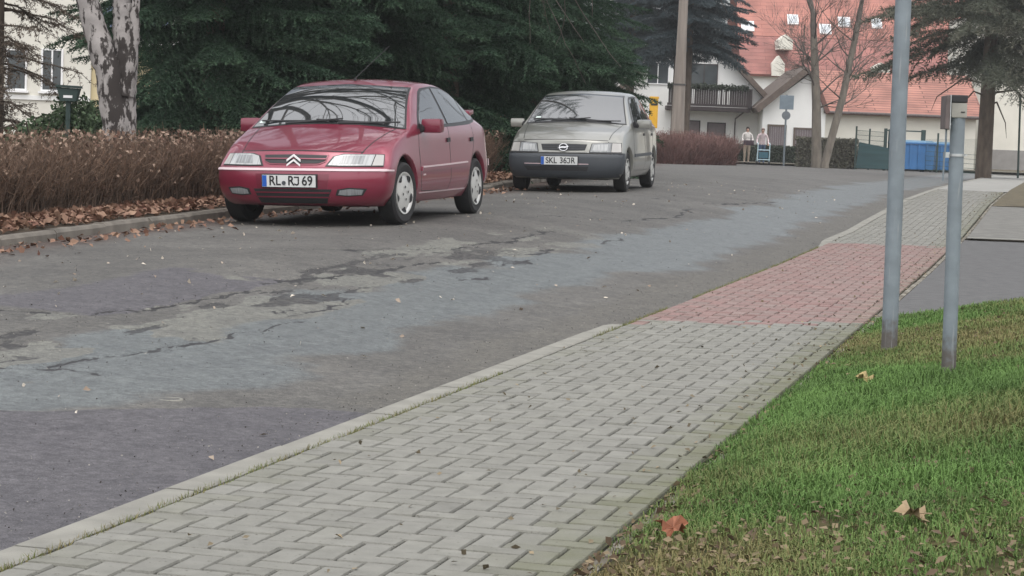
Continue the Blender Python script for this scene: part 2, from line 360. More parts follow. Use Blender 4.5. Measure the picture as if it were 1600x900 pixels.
def build_road():
    Ys = [2.0]
    while Ys[-1] < 104: Ys.append(Ys[-1] + max(.02, .0042 * (Ys[-1] - 1)))
    Ys = np.array(Ys); n = 640
    T = np.linspace(0, 1, n)
    xr = KX + math.tan(TH) * Ys + .03; xl = x_left(np.minimum(Ys, 75)) - .02
    xl = np.where(Ys > 75, ip(Ys, [75, 84, 90, 93, 104], [4.6, 3.8, -2, -14, -14]), xl)
    xr = np.where(Ys > 82, ip(Ys, [82, 90, 95, 104], [KX + math.tan(TH) * 82, 21, 34, 40]), xr)
    X = xr[:, None] + (xl - xr)[:, None] * T[None, :]; Y = np.repeat(Ys[:, None], n, 1)
    wob = (fbm(X, Y, 1.6, 30, 3) - .5)
    Z = z_road(X, Y)
    # worn features and the painted sheen, all in the street's own frame: s along, v = metres left of the right kerb
    S = (X - KX) * US[0] + Y * US[1]; V = -((X - KX) * UW[0] + Y * UW[1])
    n1 = fbm(X, Y, 1.1, 11, 4) - .5; n2 = fbm(X, Y, 3.5, 21, 4) - .5
    # polished damp wheel track, right hand lane; pale sky sheen put into its colour
    vc = ip(S, [0, 8, 13, 20, 30, 50, 90], [1.7, 1.6, 1.42, 1.28, 1.2, 1.2, 1.3]); vw = ip(S, [0, 8, 14, 30, 90], [.85, .7, .66, .75, 1.2])
    wet_sheen = 1 - sstep(.45, 1.1, np.abs(V - vc + n1 * .9) / vw)
    wet_sheen *= sstep(8.0, 8.6, S + n1 * .8 - .35 * V + .6)
    # smooth dark repair near the kerb in front
    edge = ip(V, [0, .3, .6, 1.2, 2.0, 3.0, 4.5], [9.55, 9.5, 9.3, 8.55, 7.7, 7.15, 6.6])
    dark = 1 - sstep(-.05, .05, S - edge + n2 * .35)
    gut = (1 - sstep(.28, .75, V + n1 * .5 - .0 * S)) * sstep(9.3, 10, S)
    # two older dark repairs with sharp lower edges in the left lane
    dark = np.maximum(dark, .75 * sstep(-.04, .04, V - ip(S, [6, 9, 9.6, 10.4, 11, 12.5], [2.95, 2.7, 2.55, 2.75, 3.2, 5]) + n2 * .12) * (1 - sstep(.75, 1.0, V - ip(S, [6, 9, 9.6, 10.4, 11, 12.5], [2.95, 2.7, 2.55, 2.75, 3.2, 5]) + n1 * .6)) * (S < 12))
    dark = np.maximum(dark, .7 * sstep(-.03, .03, V - 2.35 + n2 * .15) * (1 - sstep(3.1, 3.5, V + n1 * .4)) * sstep(11.2, 11.6, S + n1) * (1 - sstep(14.2, 14.5, S + n2)))
    # broken strip between the lanes: pale worn patches and dark holes
    vb = ip(S, [5, 8, 10, 14, 20, 30], [2.5, 2.25, 2.2, 2.15, 2.2, 2.3])
    band = 1 - sstep(.3, .75, np.abs(V - vb) + n1 * .5); bandn = band * (1 - sstep(17, 27, S)) * sstep(6.4, 7.4, S + n1)
    f1 = fbm(S * .55, V * 1.6, 2.2, 51, 4); f2 = fbm(S * .6, V * 1.8, 3.3, 61, 4)
    pale = bandn * sstep(.50, .545, f1); hole = bandn * sstep(.60, .64, f2) * .55
    hole = np.maximum(hole, bandn * .4 * sstep(.42, .47, f1) * (1 - sstep(.47, .5, f1)))
    # cracks: lines in (s, v)
    cr = [[(7.4, 3.35), (8.4, 2.95), (9.3, 2.62), (9.75, 2.55), (10.3, 2.72)], [(10.9, 3.25), (11.25, 2.85), (11.5, 2.45), (12.2, 2.37), (12.9, 2.36), (13.6, 2.33)],
          [(14.0, 2.5), (14.9, 2.3), (15.8, 2.2), (16.5, 2.25), (17.2, 2.15)], [(9.6, 1.75), (10.2, 1.7), (10.9, 1.62), (11.6, 1.6), (12.4, 1.62)],
          [(8.0, 2.35), (8.5, 2.22), (9.1, 2.2)], [(12.6, 1.8), (13.2, 1.72), (14, 1.75)], [(17, 2.9), (18.5, 2.4), (20, 2.3), (22, 2.35)], [(24, 2.9), (25, 2.2), (27, 2.0), (29, 2.1)],
          [(19, 1.9), (20, 1.85)], [(17.6, 1.75), (18.6, 1.7)], [(21.5, 1.75), (22.5, 1.7)], [(16.0, 1.65), (16.6, 1.62)], [(30, 3.0), (31, 2.0), (34, 1.6)], [(9.2, 2.05), (9.5, 1.85), (9.65, 1.5)], [(8.9, 2.6), (9.0, 2.2), (9.25, 1.95)]]
    crack = np.zeros_like(X)
    Sn = S + (vnoise(X, Y, 5, 71) - .5) * .14 + (vnoise(X, Y, 22, 72) - .5) * .05; Vn = V + (vnoise(X, Y, 5, 73) - .5) * .14 + (vnoise(X, Y, 22, 74) - .5) * .05
    for c in cr:
        d = seg_dist(Sn, Vn, c); wd = .012 + .0009 * S + .02 * np.clip(vnoise(X, Y, 3, 75) - .55, 0, 1)
        crack = np.maximum(crack, (1 - sstep(wd * .5, wd * 1.3, d)) * (.55 + .45 * vnoise(X, Y, 4, 76)))
    hole = np.maximum(hole, crack)
    Z = Z - hole * .014 + (n1 * .012 + n2 * .006) * sstep(0, .6, V)
    dirt = (1 - sstep(.12, .75, (X - xl[:, None]) + n1 * .7)) * .9
    me = grid_mesh('road', np.stack([X, Y, Z], -1))
    for k, v in dict(wet_sheen=wet_sheen * (1 - dark), dark=dark * .9, pale=pale * (1 - dark), gutter=gut, hole=hole, dirt=dirt).items(): attr(me, k, v.ravel())
    o = link('road', me, M['asphalt'], smooth=True); tag(o, kind='structure')
build_road()

def along_strip(name, m, w0, w1, s0, s1, zf, ds=.5, nw=8, thick=.0):
    S = np.arange(s0, s1 + ds / 2, ds); W = np.linspace(w0, w1, nw)
    P = np.zeros((len(S), nw, 3))
    for i, s in enumerate(S):
        xy = np.array([sw_xy(s, ww) for ww in W]); P[i, :, :2] = xy; P[i, :, 2] = zf(s, W, xy[:, 1])
    return tag(link(name, grid_mesh(name, P), m, smooth=True), kind='structure')
KW = .115; DROP0, DROP1 = 13.6, 25.0
def kerb_drop(s): return -.065 * float(sstep(DROP0 - .25, DROP0 + .55, s) * (1 - sstep(DROP1 - .2, DROP1 + .5, s)))
def build_kerb():
    mb = MB(); s = -.2 + .02
    bm_v = []; 
    while s < 84:
        L = 1.0 if s < 40 else 4.0; g = .006
        ss = np.linspace(s + g, s + L - g, 5)
        pr = [(0, -.2), (0, -.015), (.004, -.004), (.016, 0), (KW - .008, 0), (KW, -.006), (KW, -.2)]
        jit = random.uniform(-.003, .003); vs = []
        for q in ss:
            for (w_, z_) in pr:
                x, y = sw_xy(q, w_); vs.append((x, y, z_ + jit + z_walk(y) + .004 + kerb_drop(q)))
        n = len(pr); fs = [[i * n + k, i * n + k + 1, (i + 1) * n + k + 1, (i + 1) * n + k] for i in range(4) for k in range(n - 1)]
        fs += [list(range(n)), [4 * n + k for k in range(n)]]
        mb.add(vs, fs); s += L
    tag(mb.build('kerb', M['concrete']), kind='structure')
    # left kerb, older and lower
    mb = MB(); pts = [Vector((x, y, 0)) for x, y in LK]
    for a, b in zip(pts[:-1], pts[1:]):
        d = (b - a); L = d.length; d.normalize(); nrm = Vector((-d.y, d.x, 0))
        k = max(1, round(L / 1.0))
        for i in range(k):
            p = a + d * (L * i / k + .005); q = a + d * (L * (i + 1) / k - .005); vs = []; jz = random.uniform(-.012, .008); jn = random.uniform(-.012, .012)
            for e in (p, q):
                zl = float(z_left(e.y)) + jz
                for (o_, z_) in ((0, -.1), (.01, .06), (.03, .085), (.12, .085), (.12, -.1)):
                    r_ = e + nrm * (o_ + jn); vs.append((r_.x, r_.y, zl + z_))
            mb.add(vs, [[j, j + 1, 6 + j, 5 + j] for j in range(4)] + [[0, 1, 2, 3, 4], [5, 6, 7, 8, 9]])
    tag(mb.build('kerb', mat('old_kerb', (.15, .135, .115), .9, .3, 5, .4, 60)), kind='structure')
build_kerb()

def build_pavement():
    a = .0885; g = .0039; S1 = 46.0
    V = []; F = []; red = []; moss = []; shade = []; r = np.random.default_rng(3)
    ws0 = KW + .008; nS = int(S1 / a); nW = int((PW - ws0) / a) + 2
    bev = .0026
    for i in range(-2, nW + 2):
        for j in range(int(2 / a), nS):
            mm = (i - j) % 4
            if mm == 0: w0, w1, s0, s1 = i * a, (i + 2) * a, j * a, (j + 1) * a
            elif mm == 3: w0, w1, s0, s1 = i * a, (i + 1) * a, j * a, (j + 2) * a
            else: continue
            w0 = max(w0, 0); w1 = min(w1, PW - ws0)
            if w1 - w0 < .02: continue
            gs = g * (1 + .35 * r.random()); k0, k1 = w0 + gs + ws0, w1 - gs + ws0; t0, t1 = s0 + gs, s1 - gs
            dz = r.normal(0, .0012); tl = r.normal(0, .0006, 4); n = len(V)
            ring = [(k0, t0), (k1, t0), (k1, t1), (k0, t1)]; inr = [(k0 + bev, t0 + bev), (k1 - bev, t0 + bev), (k1 - bev, t1 - bev), (k0 + bev, t1 - bev)]
            for q, (w_, s_) in enumerate(ring):
                x, y = sw_xy(s_, w_); V.append((x, y, z_walk(y) - .03))
            for q, (w_, s_) in enumerate(ring):
                x, y = sw_xy(s_, w_); V.append((x, y, z_walk(y) - .006 + dz))
            for q, (w_, s_) in enumerate(inr):
                x, y = sw_xy(s_, w_); V.append((x, y, z_walk(y) + dz + tl[q]))
            for lv in (0, 4):
                for q in range(4): F.append((n + lv + q, n + lv + (q + 1) % 4, n + lv + 4 + (q + 1) % 4, n + lv + 4 + q))
            F.append((n + 8, n + 9, n + 10, n + 11))
            sm = (s0 + s1) / 2; wm = (k0 + k1) / 2
            rd = 1. if (13.75 + .62 * (wm - .1) < sm + r.normal(0, .13) < 24.9 + .3 * wm and wm > KW + .04) else 0.
            rd *= .62 + .38 * r.random(); red += [rd] * 12; ms = max(0, (wm - 1.12) / .34) ** 1.4 + max(0, .35 - wm) * 1.1 * (r.random() < .6) + .10
            moss += [min(1, ms * (1.25 if sm < 14 else .8)) * (1 - .7 * rd)] * 12; shade += [float(np.clip(r.normal(1, .05), .84, 1.15))] * 12
    me = mesh_np('pavement', V, F); attr(me, 'red', red); attr(me, 'moss', moss); attr(me, 'shade', shade)
    o = link('pavement', me, M['paver']); tag(o, kind='structure')
    along_strip('joint_bed', mat('joint_bed', (.030, .027, .020), .95, .35, 9, .4, 90, col2=(.06, .065, .03)), KW - .004, PW + .002, 1, 84, lambda s, W, Y: z_walk(Y) - .0125 - .05 * (W < KW + .02), 1.0, 5)
    # far end of the pavement, seen too flat to tell the blocks
    far = mat('paver_far', (.235, .232, .215), .88, .14, 2.5)
    along_strip('pavement_far', far, KW + .008, PW + .35, 46.0, 84, lambda s, W, Y: z_walk(Y), 1.0, 4)
    # edging strip
    mb = MB(); s = 1.0
    while s < 60:
        g = .006; vs = []; jit = random.uniform(-.004, .004)
        for q in (s + g, s + 1 - g):
            for (w_, z_) in ((PW + .014, -.1), (PW + .014, -.012), (PW + .03, -.009), (PW + .05, -.014), (PW + .05, -.1)):
                x, y = sw_xy(q, w_); vs.append((x, y, z_walk(y) + z_ + jit))
        mb.add(vs, [[j, j + 1, 6 + j, 5 + j] for j in range(4)] + [[0, 1, 2, 3, 4], [5, 6, 7, 8, 9]]); s += 1
    tag(mb.build('edging', mat('edging', (.085, .065, .04), .9, .35, 5, .4, 80, col2=(.19, .18, .15))), kind='structure')
build_pavement()

# right side: verge, driveway, pad
def zv(s, W, Y): return z_verge(s, W, Y) - .012
along_strip('verge', M['turf'], PW + .06, 14, -3, 15.3, zv, .4, 40)
def zd(s, W, Y): return z_walk(Y) + .012 * np.maximum(W - PW, 0)
along_strip('driveway', M['drive'], PW + .062, 14, 15.3, 27.2, lambda s, W, Y: zd(s, W, Y) - .006, .4, 12)
along_strip('drive_edge', M['concrete'], PW + .1, 14, 27.2, 27.32, lambda s, W, Y: zd(s, W, Y) + .03, .06, 6)
along_strip('concrete_pad', mat('pad', (.135, .132, .12), .85, .2, 6, .4, 120), PW + .075, 14, 27.32, 36.5, lambda s, W, Y: zd(s, W, Y) + .015, .6, 8)
along_strip('verge_far', M['brown_grass'], PW + .08, 30, 36.5, 80, lambda s, W, Y: z_walk(Y) + .01 + .03 * np.maximum(W - PW, 0), 1.5, 12)
# left side: litter strip and yard
def build_yard():
    Ys = np.arange(-6, 76, 1.0); D = np.array([.11, .3, .6, 1.0, 1.6, 3, 6, 12, 25, 60])
    P = np.zeros((len(Ys), len(D), 3))
    for i, y in enumerate(Ys):
        P[i, :, 0] = x_left(y) - D; P[i, :, 1] = y; P[i, :, 2] = z_left(y) + .07 + .04 * np.minimum(D, 3)
    tag(link('yard', grid_mesh('yard', P), M['soil'], smooth=True), kind='structure')
build_yard()
P = np.zeros((6, 6, 3))
for i, y in enumerate((100, 103, 110, 130, 180, 300)):
    for j, x in enumerate((-80, -14, 0, 20, 45, 120)): P[i, j] = (x, y, .06)
tag(link('far_plot', grid_mesh('far_plot', P), M['brown_grass']), kind='structure')
c_ = MB(); c_.box(-14, 40, 101.6, 101.8, -.2, .09); tag(c_.build('kerb', M['concrete']), kind='structure')
# ------------------------------------------------------------ vegetation
def tris_obj(name, T, tint, m, parent=None):
    """T (n,3,3) triangles, tint per triangle"""
    T = np.asarray(T, np.float32); me = mesh_np(name, T.reshape(-1, 3), np.arange(len(T) * 3).reshape(-1, 3))
    attr(me, 'tint', np.repeat(np.asarray(tint, np.float32), 3)); return link(name, me, m, parent)
def unit(v): return v / np.maximum(np.linalg.norm(v, axis=-1, keepdims=True), 1e-9)
def spikes(base, dirv, length, width, r):
    """needle triangles: n base points, directions, lengths, widths"""
    n = len(base); side = unit(np.cross(dirv, unit(r.normal(size=(n, 3))))) * (width * .5)[:, None]
    return np.stack([base - side, base + side, base + dirv * length[:, None]], 1)
def frond(seed, L=2.4, step=.05, hang=.5, nl=.055, nw=.015, dens=.034):
    """one spruce branch along +x, drooping; returns triangles and tint"""
    r = np.random.default_rng(seed); T = []; C = []
    up = r.uniform(.02, .12); dr = r.uniform(.10, .18)
    ax = lambda x: np.stack([x, .06 * np.sin(2.1 * x + seed), up * x - dr * x ** 2 + .035 * np.maximum(x - L * .6, 0) ** 2 * 3], -1)
    xs = np.arange(.25, L, step)
    for x in xs:
        f = x / L; p0 = ax(np.array([x]))[0]
        for side in (-1, 1):
            l = (.16 + .50 * math.sin(math.pi * min(1, f ** .75 * 1.02)) * .9) * r.uniform(.65, 1.1) * (L / 2.4)
            if f > .93: l = .12
            az = side * R(r.uniform(38, 66)); dz = -hang * r.uniform(.5, 1.3)
            d = unit(np.array([math.cos(az), math.sin(az), dz * .7]))
            q = np.arange(.0, l, dens); k = len(q)
            pts = p0 + d * q[:, None]; pts[:, 2] -= hang * .55 * q ** 2 / max(l, .1)
            for rep in range(4):
                dd = unit(d + r.normal(0, .55, (k, 3)) + np.array([0, 0, .05]))
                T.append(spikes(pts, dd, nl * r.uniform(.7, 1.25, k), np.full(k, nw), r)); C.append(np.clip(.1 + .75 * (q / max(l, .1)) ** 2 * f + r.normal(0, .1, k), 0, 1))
    k = len(xs); pts = ax(xs)
    for rep in range(6):
        dd = unit(np.array([.8, 0, .1]) + r.normal(0, .6, (k, 3))); T.append(spikes(pts, dd, np.full(k, nl), np.full(k, nw), r)); C.append(np.clip(xs / L * .5 + r.normal(0, .1, k), 0, 1))
    return np.concatenate(T), np.concatenate(C)
def conifer(name, label, loc, Ht, Rad, z0, m, seed, lowdense=3.8, per=7, dz=.26, fr=None, bare=.0, group=None, rot=0, rt=.17, top_thin=.45, frscale=1.0, barkm='bark'):
    r = np.random.default_rng(seed); T = []; C = []; h = z0
    while h < Ht - .25:
        n = per if h < lowdense else max(3, int(per * top_thin)); L = Rad * max(.06, (1 - h / Ht)) ** .85 * frscale
        for k in range(n):
            t, c = fr[r.integers(len(fr))]; a = r.uniform(0, 2 * math.pi); s = L / 2.4 * r.uniform(.72, 1.15)
            pit = R(r.uniform(-14, 10)) + (h / Ht) * .5; rl = r.normal(0, .2)
            Mx = Matrix.Rotation(a, 3, 'Z') @ Matrix.Rotation(-pit, 3, 'Y') @ Matrix.Rotation(rl, 3, 'X')
            A = np.array(Mx) * s; sh = 1 if h < lowdense else 0
            tt = t if sh else t[r.random(len(t)) < .6]; cc = c if sh else c[:len(tt)]
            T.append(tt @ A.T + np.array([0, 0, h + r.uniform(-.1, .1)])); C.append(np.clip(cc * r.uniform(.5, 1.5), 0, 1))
        h += dz if h < lowdense else dz * 1.9
    t = thing(name, label, 'tree', loc, rot, group)
    tr = MB(); tr.tube([(0, 0, -.2), (.02, 0, Ht * .3), (0, .03, Ht * .7), (0, 0, Ht)], [rt, rt * .8, rt * .4, .015], 10); tr.build('trunk', M[barkm], t, True)
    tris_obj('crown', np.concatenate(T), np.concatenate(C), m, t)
    return t
FR = [frond(s, 2.4, .055, .5, .06, .017, .04) for s in (1, 2, 3)]
def yard_z(x, y): return float(z_left(y) + .07 + .04 * min(max(x_left(y) - x, 0), 3))
def place(px, Y): p = at(px, 200, Y); return (p.x, Y, yard_z(p.x, Y) - .03)
G_ = 'dark spruces behind the brown hedge'
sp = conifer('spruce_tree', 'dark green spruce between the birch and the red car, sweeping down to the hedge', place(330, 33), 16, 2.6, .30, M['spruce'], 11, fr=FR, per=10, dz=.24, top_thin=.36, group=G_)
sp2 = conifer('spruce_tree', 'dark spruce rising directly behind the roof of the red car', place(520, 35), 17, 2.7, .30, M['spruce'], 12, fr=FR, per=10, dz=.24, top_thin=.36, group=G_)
def tree_copy(src, label, loc, rot, sc_, group=None):
    c = copy_tree(src); c.location = loc; c.rotation_euler = (0, 0, rot); c.scale = (sc_,) * 3; c['label'] = label
    if group: c['group'] = group
    return c
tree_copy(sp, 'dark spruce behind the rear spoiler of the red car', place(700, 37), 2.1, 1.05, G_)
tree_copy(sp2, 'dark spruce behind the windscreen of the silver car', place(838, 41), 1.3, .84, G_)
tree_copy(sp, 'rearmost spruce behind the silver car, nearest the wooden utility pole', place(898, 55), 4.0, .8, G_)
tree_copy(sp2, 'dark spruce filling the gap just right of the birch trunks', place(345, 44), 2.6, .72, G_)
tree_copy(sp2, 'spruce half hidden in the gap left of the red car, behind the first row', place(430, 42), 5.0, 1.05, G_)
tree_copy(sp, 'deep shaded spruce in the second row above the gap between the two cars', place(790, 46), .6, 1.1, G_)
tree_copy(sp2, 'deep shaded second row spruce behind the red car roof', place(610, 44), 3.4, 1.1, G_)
# blue spruce in front of the balcony house, its lowest branches well above the ground
FRB = [frond(s, 2.4, .06, .35, .075, .026, .05) for s in (7, 8)]
p = at(1070, 200, 87)
blue_ = conifer('spruce_tree', 'dark blue spruce with high skirt standing in front of the balcony house', (p.x, 87, .05), 15, 4.3, 4.6, M['blue_spruce'], 21, fr=FRB, per=9, dz=.34, lowdense=8.5, frscale=.9, rt=.2)
p = at(982, 200, 97); tree_copy(blue_, 'dark blue spruce far behind the roof of the silver car, left of the utility pole', (p.x, 97, .05), 2.2, 1.05)
p = at(1054, 200, 91)
conifer('spruce_tree', 'dark spruce right behind the wooden utility pole', (p.x, 91, .05), 15, 3.6, 4.5, M['blue_spruce'], 22, fr=FRB, per=9, dz=.36, lowdense=8, frscale=.95, rt=.2)
p = at(1250, 200, 122)
conifer('cypress_tree', 'narrow dark conifer between the gable and the big red roof', (p.x, 122, .05), 7.6, 1.8, 3.0, M['pine'], 23, fr=FRB, per=7, dz=.35, lowdense=8, rt=.12)
# pine at the top right
FRP = [frond(s, 3.0, .10, .55, .13, .024, .075) for s in (14, 15)]
p = at(1540, 200, 70)
pz = float(z_walk(70)) + .1
pine = conifer('pine_tree', 'tall pine with brownish drooping boughs and bare lower trunk at right', (p.x, 70, pz), 15, 4.6, 3.45, M['pine'], 25, fr=FRP, per=7, dz=.36, lowdense=8, frscale=.9, rt=.27)
b_ = MB()
for a_, h_, l_, dzz in ((.2, 2.6, 1.9, -1.3), (2.8, 2.9, 1.6, -.9), (.9, 2.2, 1.4, -1.0), (3.6, 2.5, 1.1, -.8)):
    c, s = math.cos(a_), math.sin(a_); b_.tube([(0, 0, h_), (c * l_ * .5, s * l_ * .5, h_ + .15), (c * l_, s * l_, h_ + dzz * .5), (c * l_ * 1.1, s * l_ * 1.1, h_ + dzz)], [.04, .03, .018, .006], 5)
b_.build('dead_branch', M['bark'], pine)
# dark twiggy larch at the left edge
def bare_twigs(r, start, d, L, n, wid, droop=.4, seg=6):
    T = []
    p = np.array(start, float); d = np.array(d, float); pts = [p.copy()]
    for i in range(seg): d = unit(d + r.normal(0, .13, 3) + np.array([0, 0, -droop * .1])); p = p + d * L / seg; pts.append(p.copy())
    return pts
def larch():
    r = np.random.default_rng(31); p = at(-10, 200, 27); t = thing('larch_tree', 'dark twiggy larch with fine hanging needles at the left edge', 'tree', (p.x, 27, yard_z(p.x, 27)))
    tr = MB(); tr.tube([(0, 0, -.2), (0, 0, 2.5), (.05, 0, 7)], [.13, .10, .02], 8); tr.build('trunk', M['bark'], t, True)
    b = MB(); T = []; C = []
    for k in range(150):
        h = .25 + 5.5 * (k / 150) + r.uniform(-.1, .1); a = r.uniform(0, 6.28); L = r.uniform(.7, 1.3) * (1.1 - h / 9)
        pts = bare_twigs(r, (0, 0, h), (math.cos(a), math.sin(a), .1), L, 6, .01, .9)
        b.tube(pts, list(np.linspace(.016, .004, len(pts))), 4, False)
        for q in range(15):
            i = r.integers(1, len(pts) - 1); f = r.random(); s = pts[i] * (1 - f) + pts[i + 1] * f
            d = (math.cos(a + r.normal(0, .9)), math.sin(a + r.normal(0, .9)), r.uniform(-.6, .1)); l2 = r.uniform(.1, .34)
            p2 = bare_twigs(r, s, d, l2, 4, .005, .8, 3); b.tube(p2, [.005, .004, .003, .002], 3, False)
            for pp in p2:
                n = 9; dd = unit(r.normal(0, 1, (n, 3)) + np.array([0, 0, -.5])); T.append(spikes(np.repeat(pp[None], n, 0) + r.normal(0, .012, (n, 3)), dd, r.uniform(.02, .045, n), np.full(n, .011), r)); C.append(r.random(n))
    b.build('branch', M['bark'], t); tris_obj('crown', np.concatenate(T), np.concatenate(C), M['larch'], t)
larch()
# bare deciduous trees
def grow(r, mb, p, d, L, rad, depth, spread=.55, up=.12, minr=.004, leafy=None, nb=(2, 4), sides=None):
    n = 5; pts = [Vector(p)]; rr = [rad]; dv = Vector(d).normalized()
    for i in range(n):
        dv = (dv + Vector(r.normal(0, .09, 3)) + Vector((0, 0, up * .25))).normalized(); pts.append(pts[-1] + dv * L / n); rr.append(rad * (1 - .55 * (i + 1) / n))
    mb.tube(pts, rr, sides or (8 if rad > .05 else 5 if rad > .015 else 3), False)
    if depth <= 0: return
    for k in range(r.integers(nb[0], nb[1] + 1)):
        i = r.integers(2, n + 1); a = Vector(r.normal(0, 1, 3)); a = (a - dv * a.dot(dv)).normalized()
        nd = (dv + a * spread * r.uniform(.7, 1.5)).normalized()
        grow(r, mb, pts[i], nd, L * r.uniform(.55, .85), max(minr, rr[i] * .62), depth - 1, spread, up, minr, leafy, nb)
    grow(r, mb, pts[-1], dv, L * .75, max(minr, rr[-1] * .9), depth - 1, spread, up, minr, leafy, nb)
def bare_tree(label, px, Y, lean, L0, rad, seed, z, group):
    r = np.random.default_rng(seed); p = at(px, 230, Y); t = thing('bare_tree', label, 'tree', (p.x, Y, z), 0, group)
    tr = MB(); top = Vector((lean[0], lean[1], L0)); mid = top * .5 + Vector((.06, 0, 0))
    tr.tube([(0, 0, -.15), (0, 0, .25), mid, top], [rad * 1.25, rad, rad * .85, rad * .66], 10); tr.build('trunk', M['greybark'], t, True)
    b = MB()
    for k in range(11):
        f = r.uniform(.42, 1); s = mid * (1 - (f - .5) * 2) + top * ((f - .5) * 2) if f > .5 else mid * (f / .5)
        a = r.uniform(0, 6.28); grow(r, b, s, (math.cos(a), math.sin(a) * .6, r.uniform(.35, .9)), r.uniform(.9, 1.8), rad * .22, 4, .6, .15, .0075, nb=(1, 3))
    grow(r, b, top, (lean[0] * .1, 0, 1), 2.5, rad * .66, 3, .5, .2, .011)
    b.build('branch', M['twig'], t)
GB = 'bare trees at the road end'
bare_tree('bare grey tree with upright trunk, left of the leaning pair', 1279, 93, (-.25, .2, 5.2), .5, .28, 41, -.02, GB) if False else None
bare_tree('upright bare tree of the pair at the road end, trunk almost vertical', 1277, 93, (-.35, .2, 5.6), 5.6, .225, 41, -.02, GB)
bare_tree('bare tree leaning to the right from beside the upright bare tree', 1290, 92, (1.15, .2, 6.2), 6.2, .175, 42, -.02, GB)
def birch():
    r = np.random.default_rng(51); Y = 24.5; p = at(181, 205, Y); z = yard_z(p.x, Y)
    t = thing('birch_tree', 'forked birch with white and black flaking bark behind the hedge', 'tree', (p.x, Y, z))
    sc_ = Y / FPX
    def P(px, py): q = at(px, py, Y); return Vector((q.x - p.x, 0, q.z - z))
    def stem(name, pts, rad, yo=0, dark=0):
        b = MB(); pp = []; rr = []
        for i in range(len(pts) - 1):
            for f in np.linspace(0, 1, 9)[:-1]: pp.append(Vector(pts[i]).lerp(Vector(pts[i + 1]), f)); rr.append((rad[i] * (1 - f) + rad[i + 1] * f) * r.uniform(.965, 1.035))
        pp.append(Vector(pts[-1])); rr.append(rad[-1])
        b.tube([q + Vector((r.normal(0, .004), yo + r.normal(0, .004), 0)) for q in pp], rr, 20)
        o = b.build(name, M['birch'], t, True)
        co = np.array([v.co for v in o.data.vertices]); cx = P(185, 150)
        tn = np.clip(.04 + .15 * np.exp(-((co[:, 0] - P(190, 0).x) / .09) ** 2) * (co[:, 2] < P(0, 55).z) - .02 * dark, -.4, .25)
        attr(o.data, 'tint', tn); return o
    r1 = 17 * sc_
    stem('trunk', [P(184, 240), P(182, 195), P(170, 110), P(150, 50), P(136, 0), P(120, -60)], [r1 * 1.42, r1 * 1.28, r1 * 1.28, r1 * 1.12, r1, r1 * .9], 0, 1)
    stem('trunk', [P(190, 235), P(194, 160), P(196, 90), P(193, 40), P(191, 0), P(188, -80)], [r1 * 1.25, r1 * 1.05, r1 * 1.12, r1 * 1.05, r1 * .95, r1 * .85], .05, 1)
    stem('trunk', [P(198, 150), P(203, 105), P(210, 60), P(214, 0), P(218, -80)], [r1 * .7, r1 * .66, r1 * .5, r1 * .36, r1 * .3], -.03)
    b = MB(); A = P(120, -60); B = P(188, -80); C_ = P(218, -80)
    # crown, above the frame: long limbs reach out over the parked car
    for s, d, L, rd in ((B, (.75, -.1, .9), 3.2, .17), (B, (.9, .3, .8), 3.0, .14), (B, (.95, -.35, .75), 3.1, .13), (C_, (1, .1, .7), 3.2, .12), (C_, (.9, -.3, 1), 3.0, .09), (A, (-.5, .2, 1), 3, .11), (B, (.1, .2, 1), 3.2, .12), (C_, (.6, .5, 1.2), 2.8, .08)):
        grow(r, b, s, d, L, rd, 4, .55, .03, .006, nb=(2, 4))
    b.build('branch', M['twig'], t)
birch()

